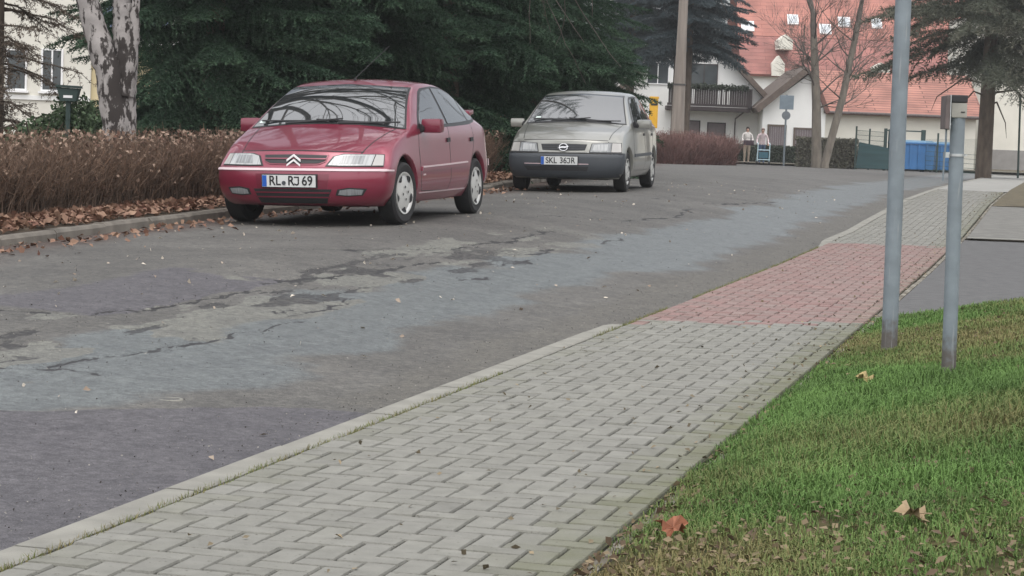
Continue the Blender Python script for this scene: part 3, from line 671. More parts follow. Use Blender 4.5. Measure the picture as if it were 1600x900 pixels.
# brown hedge along the left kerb: bare stems with some dry leaves
def stem_hedge(name, label, path, width, height, zf, n, m_t, m_l, seed, leafn, sw=.007, group=None, leaf=.045):
    r = np.random.default_rng(seed); path = np.array(path, float); seg = np.linalg.norm(np.diff(path, axis=0), axis=1); cum = np.r_[0, np.cumsum(seg)]
    def pos(u, off):
        q = u * cum[-1]; x = np.interp(q, cum, path[:, 0]); y = np.interp(q, cum, path[:, 1])
        i = np.clip(np.searchsorted(cum, q) - 1, 0, len(seg) - 1); d = (path[i + 1] - path[i]) / seg[i][:, None]
        return np.stack([x - d[:, 1] * off, y + d[:, 0] * off, zf(x, y)], -1)
    wd = width
    def quads(a, b, w0, w1):
        w0 = w0[:, None]; w1 = w1[:, None]
        s = unit(np.cross(b - a, unit(r.normal(size=a.shape)))); return np.stack([a - s * w0, a + s * w0, b + s * w1, b - s * w1], 1)
    u = r.random(n); base = pos(u, (r.random(n) - .5) * wd); hh = height * (.68 + .36 * r.random(n) + .22 * (r.random(n) > .96))
    Q = []; C = []; a = base; d = unit(np.stack([r.normal(0, .22, n), r.normal(0, .22, n), np.ones(n)], -1)); nodes = []
    for k in range(3):
        b = a + d * (hh / 3)[:, None]; Q.append(quads(a, b, np.full(n, sw * (1 - .25 * k)), np.full(n, sw * (.75 - .22 * k)))); C.append(np.clip(.15 + .25 * k + r.normal(0, .18, n), 0, 1)); nodes.append((a, b)); a = b
        d = unit(d + r.normal(0, .2, (n, 3)) * np.array([1, 1, .2]))
    for rep in range(7):
        k = r.integers(0, 3); s, e = nodes[k]; f = r.random(n)[:, None]; p0 = s * (1 - f) + e * f
        dd = unit(np.stack([r.normal(0, .75, n), r.normal(0, .75, n), np.abs(r.normal(.7, .35, n))], -1)); p1 = p0 + dd * r.uniform(.06, .22, n)[:, None] * (height / .8)
        p1[:, 2] = np.minimum(p1[:, 2], base[:, 2] + height * 1.1)
        Q.append(quads(p0, p1, np.full(n, sw * .45), np.full(n, sw * .25))); C.append(np.clip(.45 + r.normal(0, .25, n), 0, 1))
    t = thing(name, label, 'hedge', tuple(base.mean(0)), 0, group); off = np.array(t.location)
    Q = np.concatenate(Q); C = np.concatenate(C); me = mesh_np('stems', (Q - off).reshape(-1, 3), np.arange(len(Q) * 4).reshape(-1, 4)); attr(me, 'tint', np.repeat(C, 4)); link('stems', me, m_t, t)
    if leafn:
        u = r.random(leafn); zt = r.random(leafn) ** .45; P0 = pos(u, (r.random(leafn) - .5) * wd * 1.08); P0[:, 2] += zt * height * 1.06
        Q, C = leaf_quads(r, P0, leaf); me = mesh_np('leaves', (Q - off).reshape(-1, 3), np.arange(len(Q) * 4).reshape(-1, 4)); attr(me, 'tint', np.repeat(C, 4)); link('leaves', me, m_l, t)
    return t
def leaf_quads(r, P0, size, flat=0):
    n = len(P0); a = r.normal(size=(n, 3))
    if flat: a[:, 2] *= flat
    a = unit(a); c = r.normal(size=(n, 3))
    if flat: c[:, 2] *= flat
    b = unit(np.cross(a, np.cross(a, c))); s = size * r.uniform(.5, 1.3, n)[:, None]
    cup = np.array([0, 0, 1.]) * s * r.uniform(0, .35, n)[:, None]
    return np.stack([P0 - a * s * .6, P0 + b * s * .38 + cup, P0 + a * s * .6, P0 - b * s * .38 + cup * .6], 1), r.random(n)
hp = [(x_left(y) - 1.02, y) for y in np.arange(9, 36.5, 1.5)]
hz = lambda x, y: z_left(y) + .08
stem_hedge('hedge', 'long brown leafless hedge beside the kerb behind the red car', hp, .75, .70, hz, 23000, M['hedge_twig'], M['hedge_leaf'], 61, 11000, sw=.0046, leaf=.040)
hp2 = [(x_left(y) - .95, y) for y in np.arange(37.5, 62, 2)]
stem_hedge('hedge', 'brown leafless hedge beyond the silver car, running back to the utility pole', hp2, .8, .95, hz, 7000, M['redtwig'], M['hedge_leaf'], 62, 1500, sw=.011, leaf=.05)
def pxpath(a, b, Y0, Y1, k=5):
    A = at(a, 240, Y0); B = at(b, 240, Y1); return [(A.x + (B.x - A.x) * i / k, Y0 + (Y1 - Y0) * i / k) for i in range(k + 1)]
stem_hedge('hedge', 'rounded red brown hedge below the balcony house', pxpath(1026, 1124, 78, 84), 1.4, 1.12, lambda x, y: x * 0 + .10, 9000, M['redtwig'], M['hedge_leaf'], 63, 300, sw=.013, leaf=.05)
def clip_hedge(label, a, b, Y, dep, h, z, m, seed, n, sz=.07, name='hedge'):
    r = np.random.default_rng(seed); A = at(a, 245, Y); B = at(b, 245, Y); L = B.x - A.x; t = thing(name, label, 'hedge', ((A.x + B.x) / 2, Y, z))
    core = MB(); core.box(-L / 2 + .06, L / 2 - .06, -dep / 2 + .06, dep / 2 - .06, 0, h - .07, .08); core.build('stems', M['twig'], t)
    P0 = np.stack([r.uniform(-L / 2, L / 2, n), r.uniform(-dep / 2, dep / 2, n), r.uniform(0.02, h, n)], -1)
    k = r.integers(0, 3, n); P0[k == 0, 1] = -dep / 2 + r.normal(0, .03, (k == 0).sum()); P0[k == 1, 2] = h + r.normal(0, .035, (k == 1).sum())
    Q, C = leaf_quads(r, P0, sz); me = mesh_np('leaves', Q.reshape(-1, 3), np.arange(len(Q) * 4).reshape(-1, 4)); attr(me, 'tint', np.repeat(C, 4)); link('leaves', me, m, t); return t
clip_hedge('low clipped dark green hedge behind the two people', 1126, 1246, 104, .9, .72, .06, M['clip'], 71, 9000, .09)
clip_hedge('taller grey green hedge at the feet of the two bare trees', 1243, 1338, 96.5, .9, 1.25, -.02, M['greyhedge'], 72, 9000, .09)
def shrub(name, label, px, py, Y, rad, seed, m, n=5000, sz=.05, squash=.8):
    r = np.random.default_rng(seed); p = at(px, py, Y); d = unit(r.normal(size=(n, 3))); lob = 1 + .25 * np.sin(d[:, 0] * 5 + seed) * np.sin(d[:, 2] * 4 + 1)
    P0 = d * (rad * lob * r.uniform(.55, 1.05, n))[:, None]; P0[:, 2] *= squash; P0[:, 2] += rad * squash * .8
    t = thing(name, label, 'shrub', (p.x, Y, yard_z(p.x, Y))); b = MB()
    for k in range(7): a = k * .9; b.tube([(0, 0, -.05), (math.cos(a) * rad * .3, math.sin(a) * rad * .3, rad * .7), (math.cos(a) * rad * .6, math.sin(a) * rad * .6, rad * 1.2)], [.02, .015, .006], 5)
    b.build('stems', M['bark'], t); Q, C = leaf_quads(r, P0, sz); me = mesh_np('leaves', Q.reshape(-1, 3), np.arange(len(Q) * 4).reshape(-1, 4)); attr(me, 'tint', np.repeat(C, 4)); link('leaves', me, m, t)
shrub('shrub', 'rounded dark green shrub below the green box, left of the birch', 128, 200, 26.5, .62, 81, M['shrub'], 9000, .05)
shrub('shrub', 'low spreading green shrub at the foot of the cream house wall', 58, 204, 26, .52, 82, M['shrub'], 4500, .05, .55)
shrub('shrub', 'small green shrub low behind the hedge, right of the birch trunk', 236, 205, 26.5, .30, 83, M['shrub'], 3500, .05, .7)

# fallen leaves and grass
def litter(name, m, P0, size, seed, label=None):
    r = np.random.default_rng(seed); Q, C = leaf_quads(r, P0, size, flat=.35); me = mesh_np(name, Q.reshape(-1, 3), np.arange(len(Q) * 4).reshape(-1, 4)); attr(me, 'tint', np.repeat(C, 4))
    return tag(link(name, me, m), label, 'fallen leaves', kind='stuff')
r = np.random.default_rng(91)
n = 26000; y = 6 + 34 * r.random(n) ** 1.1; o = np.abs(r.normal(.46, .27, n)); x = x_left(y) - .1 - o
litter('fallen_leaves', M['leaf_litter'], np.stack([x, y, z_left(y) + .10 + r.random(n) * .05], -1), .075, 92, 'brown leaf litter between the left kerb and the hedge')
n = 650; y = 6 + 26 * r.random(n); o = np.abs(r.normal(0, .28, n)); x = x_left(y) + .01 + o
litter('fallen_leaves', M['leaf_litter'], np.stack([x, y, z_road(x, y) + .012], -1), .06, 93, 'brown leaves drifted into the gutter below the left kerb')
n = 420; y = 5 + 34 * r.random(n) ** .8; t_ = r.random(n) ** .6; xr = KX + math.tan(TH) * y; x = xr + (x_left(y) - xr) * t_
litter('fallen_leaves', mat('bleached_leaf', (.20, .15, .11), .7, .3, 9, tint=(.55, .50, .42)), np.stack([x, y, z_road(x, y) + .008], -1), .032, 94, 'small pale leaves scattered over the asphalt')
n = 900; s = 5 + 40 * r.random(n); w_ = .1 + 1.4 * np.where(r.random(n) < .5, r.random(n), 1 - .12 * np.abs(r.normal(size=n))); w_ = np.clip(w_, .12, 1.5)
xy = np.array([sw_xy(a, b) for a, b in zip(s, w_)]); litter('fallen_leaves', mat('crumb', (.07, .06, .04), .9, .3, 9, tint=(.24, .19, .12)), np.stack([xy[:, 0], xy[:, 1], z_walk(xy[:, 1]) + .006], -1), .02, 95, 'leaf crumbs and dirt scattered over the paving')
n = 14000; s = 3 + 12 * r.random(n) ** 1.3; w_ = PW + .02 + 3.2 * r.random(n) ** 1.4
xy = np.array([sw_xy(a, b) for a, b in zip(s, w_)]); near = np.clip(1.45 - (xy[:, 1] - 3.5) / 4.5, .10, 1); k_ = r.random(n) < near; xy = xy[k_]; s = s[k_]; w_ = w_[k_]
litter('fallen_leaves', mat('verge_leaf', (.07, .042, .024), .85, .3, 9, tint=(.20, .155, .09)), np.stack([xy[:, 0], xy[:, 1], z_verge(s, w_, xy[:, 1]) + r.random(len(s)) * .018], -1), .023, 96, 'dry brown leaves lying in the grass of the verge')
def grass():
    r = np.random.default_rng(101); N = 760000; s = 2.2 + 13.2 * r.random(N) ** 1.25; w_ = PW + .015 + 5.0 * r.random(N) ** 1.2
    xy = KXY = np.stack([KX + US[0] * s + UW[0] * w_, US[1] * s + UW[1] * w_], -1); X, Y = xy.T
    vis = (Y > 3) & (X > -.1) & (X < .29 * Y + .6); s, w_, X, Y = s[vis], w_[vis], X[vis], Y[vis]
    lush = fbm(X, Y, .8, 102, 3); clump = fbm(X, Y, 4.5, 103, 3); edge = np.clip((w_ - PW - .02) / .16, 0, 1)
    lush2 = np.exp(-((Y - 8.4 + .3 * X) / 1.9) ** 2)
    front = 1 - sstep(4.6, 6.6, Y)
    keep = r.random(len(s)) < np.clip(.35 + 1.6 * (clump - .36) + .35 * lush2 - .12 * front, .06, 1) * (.35 + .65 * edge) * (s < 15.25 - .2 * clump)
    s, w_, X, Y, lush, clump, lush2, edge, front = [a[keep] for a in (s, w_, X, Y, lush, clump, lush2, edge, front)]; n = len(s)
    Z = z_verge(s, w_, Y) - .012; h = (.018 + .026 * clump + .042 * lush2 + .012 * lush) * r.uniform(.5, 1.35, n) * (.6 + .4 * edge) * (1 - .3 * front); wd = r.uniform(.0011, .0022, n) * (.8 + Y * .05)
    a = r.uniform(0, 6.283, n); lean = r.uniform(.15, 1.25, n); dx, dy = np.cos(a), np.sin(a); b0 = np.stack([X, Y, Z], -1); sd = np.stack([-dy, dx, 0 * dx], -1) * wd[:, None]
    p1 = b0 + np.stack([dx * lean * h * .4, dy * lean * h * .4, h * .62], -1); p2 = b0 + np.stack([dx * lean * h, dy * lean * h, h * np.maximum(1 - .5 * lean, .3)], -1)
    V = np.stack([b0 - sd, b0 + sd, p1 + sd * .7, p1 - sd * .7, p2], 1); base = np.arange(n)[:, None] * 5
    F = np.concatenate([base + np.array([0, 1, 2]), base + np.array([0, 2, 3]), base + np.array([3, 2, 4])])
    me = mesh_np('grass', V.reshape(-1, 3), F); tint = np.clip(.25 + .5 * front + 2.3 * (.5 - lush) - .25 * lush2 + r.normal(0, .2, n), 0, 1); attr(me, 'tint', np.repeat(tint, 5)); tag(link('grass', me, M['grass']), 'green grass with dry patches on the verge right of the pavement', 'grass', kind='stuff')
grass()
def grit():
    r = np.random.default_rng(121); n = 9000; s = 5 + 45 * r.random(n) ** 1.6; v = np.abs(r.normal(0, .35, n)); k = r.random(n); v = np.where(k < .35, 2.25 + r.normal(0, .5, n), v); v = np.where(k > .65, r.uniform(0, 4.8, n), v) + .02
    X = KX + US[0] * s - UW[0] * v; Y = US[1] * s - UW[1] * v; ok = X > x_left(Y) + .05; X, Y = X[ok], Y[ok]; n = len(X)
    Q, C = leaf_quads(r, np.stack([X, Y, z_road(X, Y) + .005], -1), .0075, flat=.6); me = mesh_np('grit', Q.reshape(-1, 3), np.arange(n * 4).reshape(-1, 4)); attr(me, 'tint', np.repeat((C > .45) * 1., 4))
    tag(link('grit', me, mat('grit', (.035, .032, .029), .9, .3, 9, tint=(.23, .22, .20))), 'grit and small stones on the worn asphalt', 'grit', kind='stuff')
grit()
# tufts of grass and moss in the joint behind the kerb
def joint_moss():
    r = np.random.default_rng(111); n = 5000; s = 4 + 20 * r.random(n) ** 1.3; w_ = KW + .004 + r.normal(0, .008, n); keep = fbm(s, s * 0, .9, 112, 3) > .42; s = s[keep]; w_ = w_[keep]; n = len(s)
    xy = np.array([sw_xy(a, b) for a, b in zip(s, w_)]); b0 = np.stack([xy[:, 0], xy[:, 1], z_walk(xy[:, 1]) - .008], -1)
    T = spikes(b0, unit(np.stack([r.normal(0, .5, n), r.normal(0, .5, n), np.ones(n)], -1)), r.uniform(.01, .032, n), np.full(n, .004), r); o = tris_obj('moss', T, r.uniform(.3, 1, n), M['grass']); tag(o, 'moss and grass tufts in the joint behind the kerb', 'moss', kind='stuff')
joint_moss()
def maple_leaf(label, px, py, col, size, rot):
    for _ in range(3):
        q = on_z(px, py, .05)
    s = (q.x - KX) * US[0] + q.y * US[1]; w_ = (q.x - KX) * UW[0] + q.y * UW[1]; z = float(z_verge(s, w_, q.y)) + .04
    q = on_z(px, py, z); ol = []; bm_ = MB()
    for k in range(20):
        a = 2 * math.pi * k / 20; rr = size * (1.0 if k % 4 == 0 else .62 if k % 2 else .74) * (1 if a < 5 else .8); ol.append((math.cos(a) * rr, math.sin(a) * rr, .018 * math.sin(3 * a) + (.012 if k % 2 else 0)))
    bm_.add([(0, 0, 0)] + ol, [[0, 1 + k, 1 + (k + 1) % 20] for k in range(20)]); bm_.tube([(0, 0, 0), (-size * .9, -size * .5, .02)], .0018, 4)
    o = bm_.build('maple_leaf', mat('maple_' + str(px), col, .7, .25, 30)); o.location = q; o.rotation_euler = (.25, -.15, rot); tag(o, label, 'leaf', 'large fallen maple leaves')
maple_leaf('orange brown maple leaf on the grass beside the edge of the paving', 1052, 824, (.24, .09, .045), .055, .6)
maple_leaf('pale brown maple leaf lying right of the orange one, in the lower right grass', 1425, 802, (.30, .22, .13), .05, 2.0)
maple_leaf('yellowish leaf in the grass left of the two grey posts', 1352, 591, (.36, .28, .13), .05, 1.2)
# ------------------------------------------------------------ buildings
def local(t, px, py): q = at(px, py, t.location.y); return q.x - t.location.x, q.z - t.location.z
def window(parent, x0, x1, z0, z1, y=0, fm='frame_white', pm='pane', mull=1, sill=True, fw=.05, dep=.07, name='window', trans=0):
    """frame proud of the wall, pane set back inside it"""
    f = MB()
    f.box(x0 - .002, x0 + fw, y - dep, y + .02, z0, z1); f.box(x1 - fw, x1 + .002, y - dep, y + .02, z0, z1)
    f.box(x0 + fw, x1 - fw, y - dep, y + .02, z1 - fw, z1); f.box(x0 + fw, x1 - fw, y - dep, y + .02, z0, z0 + fw)
    for k in range(1, mull): xm = x0 + (x1 - x0) * k / mull; f.box(xm - fw * .45, xm + fw * .45, y - dep + .01, y + .01, z0 + fw, z1 - fw)
    if trans: f.box(x0 + fw, x1 - fw, y - dep + .012, y + .01, z0 + (z1 - z0) * trans - .03, z0 + (z1 - z0) * trans + .03)
    o = f.build(name, M[fm], parent)
    p = MB(); p.box(x0 + fw * .8, x1 - fw * .8, y - .035, y - .012, z0 + fw * .8, z1 - fw * .8); p.build('pane', M[pm], o)
    if sill: s = MB(); s.box(x0 - .06, x1 + .06, y - dep - .06, y + .01, z0 - .06, z0 - .003); s.build('sill', M['frame_white'], o)
    return o
def uvroof(name, quad, m, parent, thick=.14, flip=False):
    """a roof slab: quad = eave left, eave right, ridge right, ridge left; tiled along the slope, uv in metres"""
    q = [Vector(v) for v in quad]; n = (q[1] - q[0]).cross(q[3] - q[0]).normalized()
    if n.z < 0: n = -n
    me = bpy.data.meshes.new(name); v = [*q, *[p - n * thick for p in q]]
    me.from_pydata([tuple(p) for p in v], [], [[0, 1, 2, 3], [7, 6, 5, 4], [0, 4, 5, 1], [1, 5, 6, 2], [2, 6, 7, 3], [3, 7, 4, 0]])
    uv = me.uv_layers.new(name='UVMap'); w_ = (q[1] - q[0]).length; h_ = (q[3] - q[0]).length; c = [(0, 0), (w_, 0), (w_, h_), (0, h_)]
    for i in range(4): uv.data[i].uv = c[i]
    return link(name, me, m, parent)

# cream house at the left edge
Y = 62; p = at(130, 180, Y); zb = .35
hs_ = thing('house', 'cream rendered house with ochre corner, behind the larch and birch at left', 'house', (p.x, Y, zb))
X = lambda px, py=100: local(hs_, px, py)[0]
Z = lambda py, px=130: local(hs_, px, py)[1]
x0, x1 = X(-130), X(300); xm = X(141, 150)
b = MB(); b.box(x0, xm, 0, 8, -.8, 7.2); b.build('wall', M['cream'], hs_)
b = MB(); b.box(xm, x1, .48, 8, Z(66), 7.2); b.build('wall', M['cream'], hs_)
b = MB(); b.box(xm, x1, .9, 8, -.8, Z(66) - .002); b.build('wall', M['ochre'], hs_)
b = MB(); b.box(xm + .002, X(156, 150), .1, .5, -.8, Z(72)); b.build('corner_panel', mat('ochre_panel', (.58, .49, .30), .9, .08, 2), hs_)
b = MB(); b.box(X(150), x1 + .3, -.25, .5, Z(70), Z(60), .01); b.build('balcony', M['white'], hs_)
for a, c_, f, g_, pm, ml in ((10, 43, 80, 145, 'pane', 1), (65, 99, 78, 145, 'pane', 2), (-90, -40, 80, 145, 'pane', 1)):
    window(hs_, X(a), X(c_), Z(g_), Z(f), 0, pm=pm, mull=ml)
for a, c_, f, g_ in ((152, 198, 4, 54), (219, 262, 4, 56)): window(hs_, X(a), X(c_), Z(g_), Z(f), .5, pm='bluepane', mull=2, sill=False)
window(hs_, X(230), X(264), Z(104), Z(86), .9, fm='ochre', pm='pane', sill=False)
b = MB(); b.box(x0 - .02, xm - .01, -.05, .0, Z(159), Z(152)); b.build('ledge', M['white'], hs_)
uvroof('roof', [(x0 - .4, -.6, 7.1), (x1 + .4, -.6, 7.1), (x1 + .4, 4, 9.8), (x0 - .4, 4, 9.8)], M['tile'], hs_)
uvroof('roof', [(x1 + .4, 8.6, 7.1), (x0 - .4, 8.6, 7.1), (x0 - .4, 4.003, 9.8), (x1 + .4, 4.003, 9.8)], M['tile'], hs_)

# white house with dark wooden balcony
Y = 108; p = at(1110, 200, Y); bh = thing('house', 'white gabled house with dark wooden balcony behind the utility pole', 'house', (p.x, Y, .05))
X = lambda px, py=150: local(bh, px, py)[0]
Z = lambda py, px=1110: local(bh, px, py)[1]
ex, ez = X(1203, 150), Z(152, 1203); rx = X(1085, 20); rz = ez + (ex - rx) * .98; lx = rx - (ex - rx)
b = MB(); b.prism([(lx, -.3), (X(1197), -.3), (X(1197), ez + .12), (rx, rz - .25), (lx, ez + .12)], 9); b.build('wall', M['white'], bh)
for sgn in (1, -1):
    q = [(rx + sgn * (ex - rx), -.55, ez - .05), (rx + sgn * (ex - rx), 9.3, ez - .05), (rx + (.004 if sgn > 0 else -.004), 9.3, rz), (rx + (.004 if sgn > 0 else -.004), -.55, rz)]
    if sgn < 0: q = [q[1], q[0], q[3], q[2]]
    uvroof('roof', q, M['brownwood'], bh, .24)
window(bh, X(1077), X(1120), Z(135), Z(100), 0, 'darkwood', 'pane', 2, False)
b = MB(); b.box(X(1080), X(1091), -.03, -.02 - .02 + .03, Z(133), Z(102)); b.build('curtain', M['frame_white'], bh)
window(bh, X(1009), X(1044), Z(135), Z(100), 0, 'frame_white', 'pane', 2, False)
window(bh, X(1067), X(1096), Z(218), Z(189), 0, 'darkwood', 'gate', 1, False)
window(bh, X(1107), X(1136), Z(228), Z(191), 0, 'darkwood', 'gate', 1, False, name='door')
bal = MB(); bx0, bx1 = X(1040), X(1171); bz0, bz1 = Z(174), Z(138)
bal.box(bx0, X(1170), -1.35, -.003, bz0, bz0 + .2, .02)
bo = bal.build('balcony', M['darkwood'], bh)
rl = MB(); rl.box(bx0, bx1, -1.40, -1.30, bz1 - .08, bz1, .01); rl.box(bx0, bx1, -1.38, -1.32, bz0 + .22, bz0 + .34)
k = 0; xx = bx0 + .05
while xx < bx1 - .1:
    gap = (k % 15) in (6, 8, 10) 
    if not gap: rl.box(xx, xx + .105, -1.37, -1.34, bz0 + .28, bz1 - .04)
    else: rl.box(xx + .035, xx + .07, -1.37, -1.34, bz0 + .28, bz1 - .04)
    xx += .115; k += 1
rl.box(bx1 - .06, bx1, -1.38, -.003, bz0 + .2, bz1 - .003); rl.build('railing', M['darkwood'], bo)
r = np.random.default_rng(5); n = 1500; Q, C = leaf_quads(r, np.stack([r.uniform(bx0, bx1 - .2, n), r.normal(-1.42, .08, n), bz1 + r.normal(.02, .07, n)], -1), .11)
me = mesh_np('window_box_plants', Q.reshape(-1, 3), np.arange(len(Q) * 4).reshape(-1, 4)); attr(me, 'tint', np.repeat(C, 4)); link('flower_box', me, M['clip'], bo)
b = MB(); gx = X(1148, 200); b.tube([(X(1160, 176), -.5, Z(174)), (gx, -.12, Z(184)), (gx, -.06, Z(190)), (gx, -.06, -.2)], .035, 8); b.build('downpipe', M['rust'], bh)

# outbuilding: white gable with two brown doors, long tiled wing to its right
Y = 106; p = at(1240, 215, Y); ob = thing('outbuilding', 'white gabled garage with brown doors and long red tiled wing', 'garage', (p.x, Y, .05))
X = lambda px, py=200: local(ob, px, py)[0]
Z = lambda py, px=1240: local(ob, px, py)[1]
g0, g1 = X(1191), X(1289); ap = X(1264, 115)
b = MB(); b.prism([(g0, -.3), (g1, -.3), (g1, Z(172, 1289)), (ap, Z(117, 1263)), (g0, Z(168, 1190))], 7); b.build('wall', M['white'], ob)
b = MB(); wx1 = X(1528); we = Z(176, 1400); b.box(g1 + .01, wx1, .5, 7, -.3, we); b.build('wall', M['cream'], ob)
pa = Vector((X(1184, 172), 0, Z(176, 1184))); pb = Vector((ap, 0, Z(112, 1263)))
d = (pb - pa).normalized(); nn = Vector((-d.z, 0, d.x))
b = MB(); b.prism([(v.x, v.z) for v in (pa, pb, pb - nn * -.3, pa - nn * -.3)], 7.8, Matrix.Translation((0, -.45, 0))); b.build('roof', M['brownwood'], ob)
pc = Vector((X(1290, 176), 0, Z(178, 1290))); d = (pc - pb).normalized(); nn = Vector((-d.z, 0, d.x))
b = MB(); b.prism([(v.x, v.z) for v in (pb + Vector((.004, 0, 0)), pc, pc + nn * .2, pb + nn * .2 + Vector((.004, 0, 0)))], 7.8, Matrix.Translation((0, -.3, 0))); b.build('roof', M['tile'], ob)
zr_ = Z(113, 1400); uvroof('roof', [(g1 - .15, .1, we - .05), (wx1 + .3, .1, we - .05), (wx1 + .3, 4.2, zr_ + .1), (X(1276, 114), 4.2, zr_ + .1)], M['tile'], ob, .16)
b = MB(); b.tube([(g1 - .1, .02, we - .1), (wx1 + .3, .02, we - .1)], .07, 8); b.build('gutter', M['rust'], ob)
for a, c_ in ((1199, 1229), (1240, 1273)):
    f = MB(); xa, xc, zt = X(a), X(c_), Z(194 if a < 1230 else 199, a)
    f.box(xa, xa + .09, -.05, .02, -.2, zt); f.box(xc - .09, xc, -.05, .02, -.2, zt); f.box(xa + .09, xc - .09, -.05, .02, zt - .1, zt); fo = f.build('door', M['brownwood'], ob)
    g_ = MB(); n_ = 7
    for k in range(n_): g_.box(xa + .09 + (xc - xa - .18) * k / n_ + .004, xa + .09 + (xc - xa - .18) * (k + 1) / n_ - .004, -.03, -.004, -.2, zt - .1)
    g_.build('door_panel', M['gate'], fo)
# big red roof behind
Y = 140; p = at(1300, 200, Y); rh = thing('house', 'large building behind with a huge red tiled roof and skylights', 'house', (p.x, Y, .05))
X = lambda px, py=100: local(rh, px, py)[0]
Z = lambda py, px=1300: local(rh, px, py)[1]
zA, zB = Z(58), Z(120); x0, x1 = X(1158), X(1530)
b = MB(); b.box(x0 + .3, x1 - .3, .6, 14, -.3, zB + .4); b.build('wall', M['white'], rh)
uvroof('roof', [(x0, 0, zB), (x1, 0, zB), (x1, 2.6, zA), (x0, 2.6, zA)], M['tile_dark'], rh, .2)
zC = Z(-40); uvroof('roof', [(x0, 2.61, zA + .03), (x1, 2.61, zA + .03), (x1, 7.2, zC + .8), (x0, 7.2, zC + .8)], M['tile_far'], rh, .2)
uvroof('roof', [(x1, 14.5, zB), (x0, 14.5, zB), (x0, 7.203, zC + .8), (x1, 7.203, zC + .8)], M['tile_far'], rh, .2)
sl_ = (zC + .8 - zA - .03) / (7.2 - 2.61)
for px, py, w_ in ((1176, 42, .42), (1250, 31, .36), (1332, 35, .40), (1384, 37, .34), (1300, 47, .38)):
    x = X(px, py); z = Z(py, px); 
    zz = z + .12; yy = 2.61 + (zz - zA - .03) / sl_
    f = MB(); Mx = Matrix.Translation((x, yy, zz + .06)) @ Matrix.Rotation(math.atan(sl_), 4, 'X'); f.box(-w_, w_, -.45, .45, -.08, .07, 0, Mx); o = f.build('skylight', M['frame_white'], rh)
    f = MB(); f.box(-w_ * .82, w_ * .82, -.37, .37, .072, .085, 0, Mx); f.build('pane', mat('sky_pane', (.5, .53, .56), .3, .05, 1), o)
for px0, px1, py0, py1 in ((1216, 1238, 56, 80), (1205, 1225, 90, 122), (1362, 1390, 95, 113)):
    d_ = MB(); xa, xc = X(px0, py1), X(px1, py1); za, zc = Z(py1), Z(py0); d_.prism([(xa, za), (xc, za), (xc, za + (zc - za) * .6), ((xa + xc) / 2, zc), (xa, za + (zc - za) * .6)], 3.2, Matrix.Translation((0, -.12, 0))); d_.build('dormer', M['cream'], rh)
# white house at the right edge
Y = 112; p = at(1570, 200, Y); wh = thing('house', 'pale plain house wall behind the pine trunk at the right edge', 'house', (p.x, Y, .05))
X = lambda px, py=150: local(wh, px, py)[0]
Z = lambda py, px=1560: local(wh, px, py)[1]
b = MB(); b.box(X(1531), X(1760), 0, 9, -.4, Z(20)); b.build('wall', M['cream'], wh)
b = MB(); b.box(X(1531) - .02, X(1760), -.06, 0, -.4, Z(234)); b.build('plinth', mat('plinth', (.25, .24, .23), .9, .1, 3), wh)
uvroof('roof', [(X(1531) - .4, -.5, Z(20) - .1), (X(1760), -.5, Z(20) - .1), (X(1760), 4.5, Z(20) + 3), (X(1531) - .4, 4.5, Z(20) + 3)], M['tile_far'], wh)
window(wh, X(1640), X(1680), Z(140), Z(80), 0)
# red roofed house across the street, outside the frame; the car paint and side windows mirror it
oh = thing('house', 'white house with red roof across the street, outside the picture', 'house', (19, 26, 0), R(-76))
b = MB(); b.box(-8, 8, 0, 9, -.4, 5.2); b.build('wall', M['white'], oh)
for k in range(4): window(oh, -6.6 + k * 3.6, -5.2 + k * 3.6, 1.2, 2.7, 0, mull=2); window(oh, -6.6 + k * 3.6, -5.2 + k * 3.6, 3.5, 4.7, 0, mull=2)
uvroof('roof', [(-8.4, -.6, 5.1), (8.4, -.6, 5.1), (8.4, 4.5, 9), (-8.4, 4.5, 9)], M['tile'], oh)
uvroof('roof', [(8.4, 9.6, 5.1), (-8.4, 9.6, 5.1), (-8.4, 4.503, 9), (8.4, 4.503, 9)], M['tile'], oh)
# ------------------------------------------------------------ street things
def verge_base(px, py):
    z = .1
    for _ in range(6):
        q = on_z(px, py, z); s = (q.x - KX) * US[0] + q.y * US[1]; w_ = (q.x - KX) * UW[0] + q.y * UW[1]; z = float(z_verge(s, w_, q.y))
    return Vector((q.x, q.y, z))
def post_axis(px0, py0, px1, py1):
    """base on the verge, axis leaning as in the photo"""
    a = verge_base(px0, py0); b = at(px1, py1, a.y); return a, b - a
a, d = post_axis(1389, 548, 1412, -10); t = thing('metal_pole', 'tall galvanised steel pole rising out of the frame, left of the short post', 'pole', a)
ext = d * (3.3 / d.z); b = MB(); b.tube([(-ext.normalized()) * .25, ext], .0425, 24); o = b.build('pole', M['galv_post'], t, True)
b = MB(); e = ext; b.lathe([(.0, 0.02), (.03, .015), (.045, 0), (.045, -.04)], 20, Matrix.Translation(e)); b.build('cap', M['blackplastic'], t, True)
sgn = MB(); sgn.lathe([(0, -.002), (.26, -.002), (.262, .001), (.26, .004), (0, .004)], 40, Matrix.Translation(ext * .9 + Vector((0, .06, 0))) @ Matrix.Rotation(R(90), 4, 'X')); sgn.build('sign_plate', M['signback'], t)
